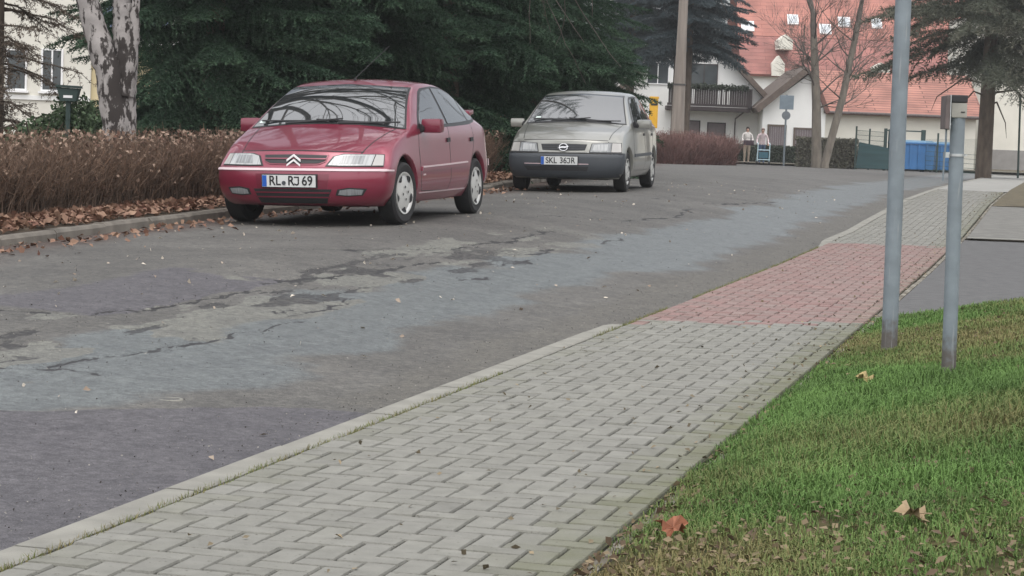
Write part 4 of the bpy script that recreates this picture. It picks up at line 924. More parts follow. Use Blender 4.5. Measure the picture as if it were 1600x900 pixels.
# short post with box, plate and cable
a, d = post_axis(1482, 583, 1497, 178); t = thing('metal_post', 'short grey steel post carrying a small box and an edge-on sign plate', 'post', a)
n_ = d.normalized(); b = MB(); b.tube([-n_ * .2, d], .0325, 24); b.build('pole', M['galv_post'], t, True)
k = a.y / FPX
Mx = Matrix.Translation(d) @ Vector((0, 0, 1)).rotation_difference(n_).to_matrix().to_4x4()
b = MB(); b.box(-12.5 * k, 11.5 * k, -.035, .035, -6 * k, 17 * k, .004, Mx); b.build('bracket_box', M['boxgrey'], t)
b = MB(); b.box(-12.9 * k, 12 * k, -.038, .038, 17.2 * k, 29 * k, .005, Mx); b.build('cap', M['blackplastic'], t)
b = MB(); b.box(2 * k, 8 * k, -.0375, -.0352, 2 * k, 3.6 * k, 0, Mx); b.build('latch', M['blackplastic'], t)
b = MB(); b.box(-22 * k, -15.5 * k, -.10, .16, -24 * k, 28 * k, .003, Mx @ Matrix.Rotation(R(-6), 4, 'Z')); pl = b.build('sign_plate', M['rust'], t)
b = MB(); b.box(-15.3 * k, -14.0 * k, -.10, .16, -25 * k, 28.5 * k, .001, Mx @ Matrix.Rotation(R(-6), 4, 'Z')); b.build('sign_edge', M['steel'], pl)
b = MB()
for zz in (20, -16): b.box(-15 * k, -11 * k, -.012, .012, (zz - 1.5) * k, (zz + 1.5) * k, 0, Mx)
b.build('bracket', M['steel'], t)
b = MB(); b.tube([Mx @ Vector((-18 * k, -.01, -24 * k)), Mx @ Vector((-18.5 * k, -.012, -50 * k)), Mx @ Vector((-20 * k, -.01, -76 * k)), Mx @ Vector((-20.5 * k, -.01, -104 * k))], .0042, 6); b.build('cable', M['galv'], t)
b = MB(); zz = -64 * k; b.lathe([(.0335, zz - .006), (.0365, zz - .006), (.0365, zz + .006), (.0335, zz + .006)], 24, Mx); b.box(-.058, -.03, -.008, .008, zz - .012, zz + .012, 0, Mx); b.box(.03, .046, -.006, .006, zz - .004, zz + .004, 0, Mx); b.build('clamp', M['steel'], t)

# wooden utility pole
Y = 83.5; q = at(1058, 210, Y); t = thing('utility_pole', 'weathered wooden utility pole leaning slightly right beside the silver car', 'pole', (q.x, Y, .06))
tp = at(1068, 0, Y) - q; k = Y / FPX; b = MB(); base = Vector((0, 0, -.4)); top = tp * 2.2
b.tube([base, tp * .3, tp, top], [11.5 * k, 10.3 * k, 7.6 * k, 6 * k], 16); o = b.build('pole', M['woodpole'], t, True)
b = MB(); c_ = at(1064, 85, Y) - q; b.lathe([(9.2 * k, -.03), (9.9 * k, -.03), (9.9 * k, .03), (9.2 * k, .03)], 16, Matrix.Translation(c_)); b.build('band', M['iron'], t)
b = MB(); b.box(-.7, .7, -.06, .06, -.06, .06, 0, Matrix.Translation(top * .94 + Vector((0, -.2, 0)))); b.build('cross_arm', M['woodpole'], t)
# yellow box
Y = 70; q = at(1021, 177, Y); k = Y / FPX; t = thing('post_box', 'yellow box on a post between the silver car and the utility pole', 'box', (q.x, Y, .25)); zc = q.z - .25
b = MB(); b.box(-6.5 * k, 6.5 * k, -.14, .14, zc - 23 * k, zc + 22 * k, .02); bo = b.build('body', M['yellow'], t, True)
b = MB(); b.box(-7.2 * k, 7.2 * k, -.16, .16, zc + 22.2 * k, zc + 26 * k, .015); b.build('lid', M['yellow'], t, True)
b = MB(); b.box(-4.5 * k, 4.5 * k, -.15, -.141, zc + 12 * k, zc + 15 * k); b.build('slot', M['blackplastic'], bo)
b = MB(); b.box(-.05, .05, -.05, .05, -.1, zc - 23.1 * k); b.build('post', M['blackplastic'], t)
# traffic signs seen from behind
Y = 98; q = at(1229, 160, Y); k = Y / FPX; t = thing('traffic_sign', 'grey backs of a square and a round traffic sign on one thin pole', 'sign', (q.x, Y, -.02))
def zq(py): return at(1229, py, Y).z + .02
b = MB(); b.tube([(0, 0, -.1), (0, 0, zq(148))], .045, 10); b.build('pole', M['galv'], t, True)
b = MB(); b.box(-11 * k, 11 * k, -.075, -.05, zq(171), zq(149), .01); b.build('square_sign', M['signback'], t)
b = MB(); cz = (zq(188) + zq(173)) / 2; b.lathe([(0, -.012), (6.6 * k, -.012), (6.8 * k, 0), (6.6 * k, .012), (0, .012)], 32, Matrix.Translation((0, -.065, cz)) @ Matrix.Rotation(R(90), 4, 'X')); b.build('round_sign', mat('roundback', (.17, .19, .21), .6, .15, 6), t)
# garden box on a post
Y = 26; q = at(107, 147, Y); k = Y / FPX; t = thing('letter_box', 'dark green box with a white label on a post in the garden at left', 'box', (q.x, Y, yard_z(q.x, Y))); z0 = t.location.z
zc = q.z - z0
b = MB(); b.prism([(-17 * k, zc + 10 * k), (18 * k, zc + 9 * k), (13 * k, zc - 11 * k), (-11 * k, zc - 11 * k)], .14, Matrix.Translation((0, -.07, 0))); bo = b.build('body', M['darkgreen'], t)
b = MB(); b.prism([(-19 * k, zc + 10.3 * k), (20 * k, zc + 9.3 * k), (19 * k, zc + 13 * k), (-18 * k, zc + 14 * k)], .18, Matrix.Translation((0, -.09, 0))); b.build('lid', M['darkgreen'], t)
b = MB(); b.box(-6 * k, 8 * k, -.076, -.0702, zc - 6 * k, zc - 2 * k); b.build('label', M['frame_white'], bo)
b = MB(); b.box(-3 * k, 4 * k, -.03, .03, -.1, zc - 11.1 * k); b.build('post', M['darkgreen'], t)
# small cover in the asphalt
q = on_z(266, 626, -.02); zz = float(z_road(np.array(q.x), np.array(q.y))); q = on_z(266, 626, zz); t = thing('valve_cover', 'small round iron cover set in the broken asphalt at left', 'cover', (q.x, q.y, zz + .004))
b = MB(); b.lathe([(.0, .0), (.038, .0), (.04, .003)], 24); b.build('lid', M['iron'], t)
b = MB(); b.lathe([(.041, -.02), (.041, .004), (.053, .005), (.058, -.004), (.06, -.02)], 24); b.build('ring', M['concrete'], t)
# green mesh fence with screen at the road end
Y = 95; A = at(1336, 232, Y); Bq = at(1487, 232, Y); t = thing('mesh_fence', 'dark green wire mesh fence with screen sheet at the road end', 'fence', (A.x, Y, .05))
fx = lambda px: at(px, 232, Y).x - A.x
fz = lambda py, px=1400: at(px, py, Y).z - .05
for px, py in ((1337, 197), (1358, 201), (1382, 205), (1465, 208), (1486, 214), (1543, 212)):
    b = MB(); b.box(fx(px) - .035, fx(px) + .035, -.03, .03, -.2, fz(py, px)); b.build('post', M['darkgreen'], t)
b = MB(); b2 = MB()
for zz in np.arange(.05, fz(201, 1360), .2): b.tube([(fx(1337), 0, zz), (fx(1383), 0, zz - .05)], .009, 4); b2.tube([(fx(1447), 0, zz), (fx(1543), 0, zz - .1)], .009, 4) if zz < 1.0 else None
for px in np.arange(1338, 1383, 1.25): b.tube([(fx(px), .012, 0), (fx(px), .012, fz(201 + (px - 1338) * .1, px) - .05)], .006, 4)
for px in np.arange(1447, 1543, 1.6): b2.tube([(fx(px), .012, 0), (fx(px), .012, fz(217, px))], .006, 4)
b.build('mesh_panel', M['greenmesh'], t); b2.build('mesh_panel', M['greenmesh'], t)
b = MB(); b.prism([(fx(1338), .0), (fx(1389), .0), (fx(1389), fz(232)), (fx(1342), fz(224))], .03, Matrix.Translation((0, -.07, 0))); b.build('screen', M['screen'], t)
t = thing('gate_frame', 'dark green gate frame with thick posts behind the blue container', 'gate', (A.x, Y + 2.2, .05))
fx2 = lambda px: at(px, 232, Y + 2.2).x - A.x
fz2 = lambda py, px=1400: at(px, py, Y + 2.2).z - .05
for p0, p1, py in ((1380.5, 1385, 200.5), (1387.3, 1389.4, 202), (1438.5, 1445, 203)):
    b = MB(); b.box(fx2(p0), fx2(p1), -.07, .07, -.2, fz2(py, p0)); b.build('post', M['darkgreen'], t)
b = MB(); b.box(fx2(1385) + .002, fx2(1438.5) - .002, -.04, .04, fz2(205.5, 1410), fz2(203.5, 1410)); b.build('rail', M['darkgreen'], t)
def container(label, p0, p1, yt, yb, Y, m):
    A_ = at(p0, 240, Y); B_ = at(p1, 240, Y); L = B_.x - A_.x; z1 = at((p0 + p1) / 2, yt, Y).z; t = thing('waste_container', label, 'container', (A_.x, Y, .0), 0, 'blue containers at the road end')
    zt = z1; b = MB(); b.prism([(.06, .08), (L - .06, .08), (L, zt - .12), (0, zt - .12)], 1.5); b.build('body', m, t)
    b = MB(); b.box(-.05, L + .05, -.06, 1.56, zt - .118, zt - .04, .02); b.build('rim', m, t)
    b = MB(); b.prism([(0, zt - .038), (L, zt - .038), (L * .92, zt + .05), (L * .08, zt + .05)], 1.4, Matrix.Translation((0, .03, 0))); b.build('lid', M['lightblue'], t)
    b = MB()
    for f in (.2, .4, .6, .8): b.box(L * f - .035, L * f + .035, -.05, -.002, .12, zt - .14)
    b.build('rib', m, t)
    b = MB()
    for f in (.1, .9): b.lathe([(0, 0), (.09, 0), (.09, .05), (0, .05)], 14, Matrix.Translation((L * f, .1, .07)) @ Matrix.Rotation(R(90), 4, 'X'))
    b.build('wheel', M['blackplastic'], t)
container('long blue container beside the tall pole, in front of the cream wall', 1397, 1461, 221, 259, 96, M['blue'])
container('shorter blue container behind the short grey post', 1463, 1500, 224, 258, 98, M['blue'])
# slim dark post at the right edge
q = at(1592, 250, 74); t = thing('fence_post', 'slim dark fence post in front of the pale wall at the right edge', 'post', (q.x, 74, float(z_walk(74)) + .1))
b = MB(); tq = at(1594.5, 148, 74); b.tube([(0, 0, -.2), (tq.x - q.x, 0, tq.z - t.location.z)], .035, 8); b.build('pole', M['darkgreen'], t, True)
b = MB(); b.lathe([(0, .04), (.03, .03), (.045, 0), (.045, -.03)], 10, Matrix.Translation((tq.x - q.x, 0, tq.z - t.location.z))); b.build('cap', M['blackplastic'], t)
# ------------------------------------------------------------ cars
def paint(name, col, metallic=.35, rough=.35):
    m = mat(name, col, rough, .04, 3, metallic=metallic, coat=1.0); return m
def glossy(name, col, rough=.05, spec=.5, ior=1.5, metallic=0): return mat(name, col, rough, .05, 3, spec=spec, ior=ior, metallic=metallic)
CM = dict(red=paint('red_paint', (.215, .019, .046)), silver=paint('silver_paint', (.29, .29, .265), .55, .32), glass=glossy('car_glass', (.018, .022, .024), .03, .5, 3.3), seal=glossy('seal', (.012, .012, .013), .4),
          black=glossy('black_trim', (.018, .018, .02), .6), grey=glossy('grey_trim', (.042, .048, .056), .5), lamp=mat('lamp', (.34, .35, .35), .10, .2, 1.5, spec=.8, stretch=(1, 40, 3), detail=1), lampdark=mat('lamp_inner', (.22, .23, .235), .12, .25, 1.5, spec=.8, stretch=(1, 50, 4), detail=1),
          chrome=glossy('chrome', (.75, .75, .76), .18, metallic=.9), pinkstrip=glossy('strip', (.55, .42, .44), .3), tyre=mat('tyre', (.016, .016, .017), .85, .2, 20), rim=mat('rim', (.58, .58, .56), .38, .06, 10, metallic=.4),
          plate=glossy('plate', (.62, .63, .62), .4), blue=glossy('plate_blue', (.02, .10, .42), .4), ink=glossy('ink', (.012, .012, .014), .5), amber=glossy('amber', (.36, .35, .335), .2, .8), tail=glossy('tail_lamp', (.35, .03, .03), .12), under=glossy('underbody', (.010, .010, .010), .9), emblem=glossy('emblem', (.8, .8, .8), .3), white=glossy('sticker', (.6, .7, .66), .5), wingred=paint('mirror_paint', (.17, .018, .04)))
def body_shell(sp):
    """a box shaped cage (stations along x, columns across, levels up) bent to the car's shape and subdivided"""
    st = sp['stations']; I = len(st) - 1; FR_ = [0, .36, .68, .9, 1.0]; J = len(FR_) - 1; K = 5
    fr, rr = sp['front'], sp['rear']
    def side(i, k):
        if i == 0: x, z, y = rr[k]; return (x + sp['rsweep'], y, z)
        if i == I: x, z, y = fr[k]; return (x - sp['fsweep'], y, z)
        x, zs, ys, ym, zb, yb, yt, ze, zc = st[i]
        return [(x, ys, zs), (x, ym * .985, zs + .11), (x, ym, .44), (x, ym * .985, .62), (x, yb, zb), (x, yt, ze)][k]
    def pos(i, j, k):
        f = FR_[j]
        if j == J: return side(i, k)
        if i in (0, I) : 
            x, z, y = (rr if i == 0 else fr)[k]; sw = sp['rsweep'] if i == 0 else -sp['fsweep']
            zz = z
            if k == K and i == I: zz = z + .02 * (1 - f ** 2)
            return (x + sw * f ** 3.2, y * f, zz)
        X_, Y_, Z_ = side(i, k)
        if k == 0: return (X_, Y_ * f, Z_)
        x, zs, ys, ym, zb, yb, yt, ze, zc = st[i]
        return (x + sp['bow'].get(i, 0) * (1 - f ** 2), yt * f, zc - (zc - ze) * f ** 2.6)
    V = []; idx = {}
    def vid(i, j, k, s):
        if j == 0: s = 1
        key = (i, j, k, s)
        if key not in idx:
            p = pos(i, j, k); idx[key] = len(V); V.append((p[0], p[1] * s, p[2]))
        return idx[key]
    F = []; cre = {}
    for s in (1, -1):
        for i in range(I):
            for j in range(J):
                for k in (0, K): F.append([vid(i, j, k, s), vid(i + 1, j, k, s), vid(i + 1, j + 1, k, s), vid(i, j + 1, k, s)])
            for k in range(K): F.append([vid(i, J, k, s), vid(i + 1, J, k, s), vid(i + 1, J, k + 1, s), vid(i, J, k + 1, s)])
        for i in (0, I):
            for j in range(J):
                for k in range(K): F.append([vid(i, j, k, s), vid(i, j + 1, k, s), vid(i, j + 1, k + 1, s), vid(i, j, k + 1, s)])
    wsc = sp.get('wide', 1.0); V = [(a, b * wsc, c) for a, b, c in V]
    me = bpy.data.meshes.new('cage'); me.from_pydata(V, [], F)
    bm = bmesh.new(); bm.from_mesh(me); bmesh.ops.recalc_face_normals(bm, faces=bm.faces)
    cl = bm.edges.layers.float.new('crease_edge') if 'crease_edge' not in bm.edges.layers.float else bm.edges.layers.float['crease_edge']
    inv = {v: k for k, v in idx.items()}
    for e in bm.edges:
        a, b = inv[e.verts[0].index], inv[e.verts[1].index]
        if a[0] == b[0] == I and a[2] == b[2] and a[2] in (3, 4, 5): e[cl] = .55
        if a[1] == b[1] == J and a[2] == b[2] == 5: e[cl] = .5 if min(a[0], b[0]) >= sp['cowl'] else .25
        if a[0] == b[0] == sp['cowl'] and a[2] == b[2] == 5: e[cl] = .5
        if a[1] == b[1] == J and a[2] == b[2] == 0: e[cl] = .5
        if a[1] == b[1] == J and a[2] == b[2] == 4: e[cl] = .35
        if a[0] == b[0] == 0 and a[2] == b[2] and a[2] in (3, 4, 5): e[cl] = .5
    bm.to_mesh(me); bm.free()
    o = bpy.data.objects.new('cage', me); COL.objects.link(o); md = o.modifiers.new('s', 'SUBSURF'); md.levels = md.render_levels = 4; md.subdivision_type = 'CATMULL_CLARK'
    dg = bpy.context.evaluated_depsgraph_get(); dg.update(); m2 = bpy.data.meshes.new_from_object(o.evaluated_get(dg)); bpy.data.objects.remove(o)
    return m2
def cut_arches(me, axles, rad, zc):
    bm = bmesh.new(); bm.from_mesh(me); bm.faces.ensure_lookup_table()
    kill = []
    for f in bm.faces:
        c = f.calc_center_median()
        if abs(c.y) < .52 or c.z > zc + rad + .05: continue
        for ax in axles:
            dz = c.z - zc; dx = c.x - ax
            if (dz >= 0 and math.hypot(dx, dz) < rad) or (dz < 0 and abs(dx) < rad): kill.append(f); break
    bmesh.ops.delete(bm, geom=kill, context='FACES')
    be = [e for e in bm.edges if e.is_boundary]
    for v in {v for e in be for v in e.verts}:
        ax = min(axles, key=lambda a: abs(a - v.co.x)); dx, dz = v.co.x - ax, v.co.z - zc
        if abs(v.co.y) > .6:
            if dz > 0: L = math.hypot(dx, dz); v.co.x = ax + dx / L * rad; v.co.z = zc + dz / L * rad
            elif abs(dx) > rad * .6: v.co.x = ax + math.copysign(rad, dx)
    r_ = bmesh.ops.extrude_edge_only(bm, edges=[e for e in be if abs(e.verts[0].co.y) > .6 and abs(e.verts[1].co.y) > .6])
    for v in [g for g in r_['geom'] if isinstance(g, bmesh.types.BMVert)]: v.co.y *= .93
    bmesh.ops.recalc_face_normals(bm, faces=bm.faces); bm.to_mesh(me); bm.free()
VIEW = dict(front=lambda a, b: ((4, a, b), (-1, 0, 0)), rear=lambda a, b: ((-4, a, b), (1, 0, 0)), left=lambda a, b: ((a, 3, b), (0, -1, 0)), right=lambda a, b: ((a, -3, b), (0, 1, 0)), top=lambda a, b: ((a, b, 4), (0, 0, -1)))
def resample(pl, n):
    pl = np.array(pl, float); d = np.r_[0, np.cumsum(np.linalg.norm(np.diff(pl, axis=0), axis=1))]; t = np.linspace(0, d[-1], n)
    return np.stack([np.interp(t, d, pl[:, 0]), np.interp(t, d, pl[:, 1])], -1)
class Car:
    def __init__(s, root, me): s.root = root; s.bvh = BVHTree.FromPolygons([v.co[:] for v in me.vertices], [p.vertices[:] for p in me.polygons])
    def hit(s, view, a, b):
        o, d = VIEW[view](a, b); h = s.bvh.ray_cast(Vector(o), Vector(d))
        if h[0] is None: h = s.bvh.find_nearest(Vector(o) + Vector(d) * 2.2)
        n = h[1]
        if n.dot(Vector(d)) > 0: n = -n
        return h[0], n
    def patch(s, name, view, A, B, off, m, parent=None, n=14, rows=6, inset=.006, flatn=None):
        """a shell lying on the body between two outlines A (upper) and B (lower) given in the view plane"""
        A = resample(A, n); B = resample(B, n); G = []; 
        for r_ in np.linspace(0, 1, rows):
            for q in range(n):
                p = A[q] * (1 - r_) + B[q] * r_; h, nn = s.hit(view, *p); G.append(h + (flatn or nn) * off)
        V = [tuple(v) for v in G]; F = [[r_ * n + q, r_ * n + q + 1, (r_ + 1) * n + q + 1, (r_ + 1) * n + q] for r_ in range(rows - 1) for q in range(n - 1)]
        ring = [q for q in range(n)] + [r_ * n + n - 1 for r_ in range(1, rows)] + [(rows - 1) * n + q for q in range(n - 2, -1, -1)] + [r_ * n for r_ in range(rows - 2, 0, -1)]
        d = Vector(VIEW[view](0, 0)[1]) * (off + inset); k = len(V)
        V += [tuple(Vector(V[i]) + d) for i in ring]; L = len(ring)
        F += [[ring[i], ring[(i + 1) % L], k + (i + 1) % L, k + i] for i in range(L)]
        mb = MB(); mb.v = V; mb.f = F; return mb.build(name, m, parent if parent is not None else s.root, True)
    def line(s, name, view, pts, wd, off, m, parent=None, dens=.05):
        """a narrow strip following a polyline on the body"""
        pl = np.array(pts, float); L = np.linalg.norm(np.diff(pl, axis=0), axis=1).sum(); P = resample(pl, max(3, int(L / dens))); T = np.gradient(P, axis=0); T /= np.linalg.norm(T, axis=1)[:, None] + 1e-9
        Nn = np.stack([-T[:, 1], T[:, 0]], -1); return s.patch(name, view, P + Nn * wd / 2, P - Nn * wd / 2, off, m, parent, n=len(P), rows=2)
def flip_y(pts): return [(-a, b) for a, b in pts]
def text_on(parent, name, txt, size, Mx, m, ext=.0015, font_sx=1.0):
    cu = bpy.data.curves.new(name, 'FONT'); cu.body = txt; cu.size = size; cu.extrude = ext; cu.align_x = 'CENTER'; cu.align_y = 'CENTER'; cu.offset = size * .012
    o = bpy.data.objects.new(name, cu); COL.objects.link(o); dg = bpy.context.evaluated_depsgraph_get(); dg.update()
    me = bpy.data.meshes.new_from_object(o.evaluated_get(dg)); bpy.data.objects.remove(o)
    me.transform(Mx @ Matrix.Diagonal((font_sx, 1, 1, 1))); return link(name, me, m, parent)
def plate(car, x, y, z, txts, w_=.52, h_=.115, tilt=0, blue=True):
    """number plate facing +x; txts = list of (text, y offset)"""
    B_ = Matrix.Translation((x, y, z)) @ Matrix.Rotation(R(tilt), 4, 'Y') @ Matrix(((0, 0, 1, 0), (1, 0, 0, 0), (0, 1, 0, 0), (0, 0, 0, 1)))
    # local: x right as read from the front (car +y), y up, z outwards
    b = MB(); b.box(-w_ / 2 - .008, w_ / 2 + .008, -h_ / 2 - .008, h_ / 2 + .008, -.06, .0, .004, B_); hol = b.build('plate_holder', CM['black'], car)
    b = MB(); b.box(-w_ / 2, w_ / 2, -h_ / 2, h_ / 2, .001, .005, .0015, B_); pl_ = b.build('number_plate', CM['plate'], car)
    b = MB(); b.box(-w_ / 2 + .002, -w_ / 2 + .045, -h_ / 2 + .003, h_ / 2 - .003, .0045, .0065, 0, B_); b.build('plate_band', CM['blue'], pl_)
    for tx, yo, sz, sx in txts: text_on(pl_, 'plate_text', tx, sz, B_ @ Matrix.Translation((yo, 0, .0066)), CM['ink'], font_sx=sx)
    return pl_, B_
def letter_j(pl_, B_, x, h, m):
    """a J that stays on the base line: top serif, stem, hook to the left"""
    w = h * .165; P_ = [(-.36, .5), (.16, .5), (.16, -.28), (.05, -.44), (-.14, -.46), (-.32, -.36)]; b = MB()
    for (a, c), (d, e) in zip(P_[:-1], P_[1:]):
        u = Vector((d - a, e - c, 0)).normalized(); q = Vector((-u.y, u.x, 0)) * w / 2; p0 = Vector((a, c, 0)) * h * .93 - u * w * .45; p1 = Vector((d, e, 0)) * h * .93 + u * w * .45
        b.add([B_ @ (v * 1.0 + Vector((x, 0, z))) for z in (.0055, .0068) for v in (p0 - q, p1 - q, p1 + q, p0 + q)], [[4, 5, 6, 7], [0, 1, 5, 4], [1, 2, 6, 5], [2, 3, 7, 6], [3, 0, 4, 7]])
    b.build('plate_text', m, pl_)
def wheel(parent, x, y, rad, wid, rim_r, spokes, s, style):
    t = bpy.data.objects.new('wheel', None); COL.objects.link(t); t.parent = parent; t.location = (x, y, rad)
    Mx = Matrix.Rotation(R(-90 * s), 4, 'X')  # z axis of the lathe points outwards
    h = wid / 2; b = MB(); b.lathe([(rim_r, -h * .8), (rim_r + .02, -h * .95), (rad - .03, -h), (rad - .006, -h * .8), (rad, -h * .5), (rad, h * .5), (rad - .006, h * .8), (rad - .03, h), (rim_r + .02, h * .95), (rim_r, h * .8)], 40, Mx); b.build('tyre', CM['tyre'], t, True)
    b = MB(); b.lathe([(rim_r + .004, h * .78), (rim_r + .002, h * .96), (rim_r - .012, h * .95), (rim_r - .03, h * .80), (rim_r * .45, h * .99), (rim_r * .25, h * .97), (0, h * .97)], 40, Mx); rm = b.build('rim', CM['rim'], t, True)
    for k in range(spokes):
        a = 2 * math.pi * (k + .25) / spokes; b = MB(); pts = []
        rc, ra, rt_ = rim_r * .80, rim_r * .14, rim_r * .23
        for q in range(14):
            u = 2 * math.pi * q / 14; r_ = rc + ra * math.sin(u); tt = a + rt_ / rc * math.cos(u) * (1.15 if math.sin(u) > 0 else .75)
            hh = np.interp(r_, [rim_r * .45, rim_r - .03, rim_r - .012], [h * .99, h * .80, h * .95]) + .003
            pts.append(Mx @ Vector((r_ * math.cos(tt), r_ * math.sin(tt), hh)))
        b.add(pts, [list(range(14))]); b.build('vent_hole', CM['black'], t)
    b = MB()
    for k in range(4):
        a = 2 * math.pi * (k + .1) / 4; b.lathe([(0, h * .985), (.013, h * .985)], 8, Mx @ Matrix.Translation((rim_r * .30 * math.cos(a), rim_r * .30 * math.sin(a), .006)))
    b.build('lug_hole', CM['black'], t)
    b = MB(); b.lathe([(0, h * .2), (rim_r, h * .2), (rim_r, -h * .7), (0, -h * .7)], 24, Mx); b.build('hub', CM['under'], t)
    return t
def underbody(car, x0, x1, hw, axles, rad, zc, wy):
    b = MB(); b.box(x0, x1, -hw, hw, .17, .60, .03); b.build('underbody', CM['under'], car)
    for ax in axles:
        for s in (1, -1):
            b = MB(); n = 18; P_ = []
            for k in range(n + 1):
                a = math.pi * k / n; P_.append((ax + rad * 1.01 * math.cos(a), zc + rad * 1.01 * math.sin(a)))
            vs = [(x, s * wy, z) for x, z in P_] + [(x, s * .50, z) for x, z in P_] + [(ax + rad * 1.01, s * wy, .2), (ax + rad * 1.01, s * .5, .2), (ax - rad * 1.01, s * wy, .2), (ax - rad * 1.01, s * .5, .2)]
            m_ = n + 1; fs = [[k, k + 1, m_ + k + 1, m_ + k] for k in range(n)] + [[0, m_, 2 * m_ + 1, 2 * m_], [n, m_ + n, 2 * m_ + 3, 2 * m_ + 2], [m_ + k for k in range(m_)] + [2 * m_ + 3, 2 * m_ + 1]]
            b.add(vs, fs); b.build('wheel_housing', CM['under'], car)
def mirror(car, s, x, y, z, m, w_=.20, h_=.135, base=None):
    b = MB(); b.box(-.06, .05, -w_ / 2, w_ / 2, -h_ / 2, h_ / 2, .04, Matrix.Translation((x, s * y, z)) @ Matrix.Rotation(R(-8 * s), 4, 'Z')); o = b.build('wing_mirror', m, car, True)
    b = MB(); b.box(-.064, -.05, -w_ / 2 + .02, w_ / 2 - .02, -h_ / 2 + .02, h_ / 2 - .02, .004, Matrix.Translation((x, s * y, z)) @ Matrix.Rotation(R(-8 * s), 4, 'Z')); b.build('mirror_glass', CM['chrome'], o)
    bx, by, bz = base; b = MB(); b.tube([(bx, s * by, bz), (x, s * (y - w_ * .4), z - h_ * .25)], [.045, .03], 8); b.build('mirror_arm', CM['black'], o)
def wiper(car, C_, p0, p1, p2):
    q = []
    for p in (p0, p1, p2): h, n = C_.hit('front', *p); q.append(h + n * .028)
    h, n = C_.hit('front', *p0); q[0] = h + n * .008
    b = MB(); b.tube([q[0], q[1]], [.012, .009], 6); b.tube([q[1] * .9 + q[0] * .1 - Vector((0, 0, .01)), q[2]], .009, 6); b.tube([q[0] * .25 + q[1] * .75 + Vector((0, 0, .0)), q[1] + (q[1] - q[0]) * .25], .008, 6); b.build('wiper', CM['black'], car)

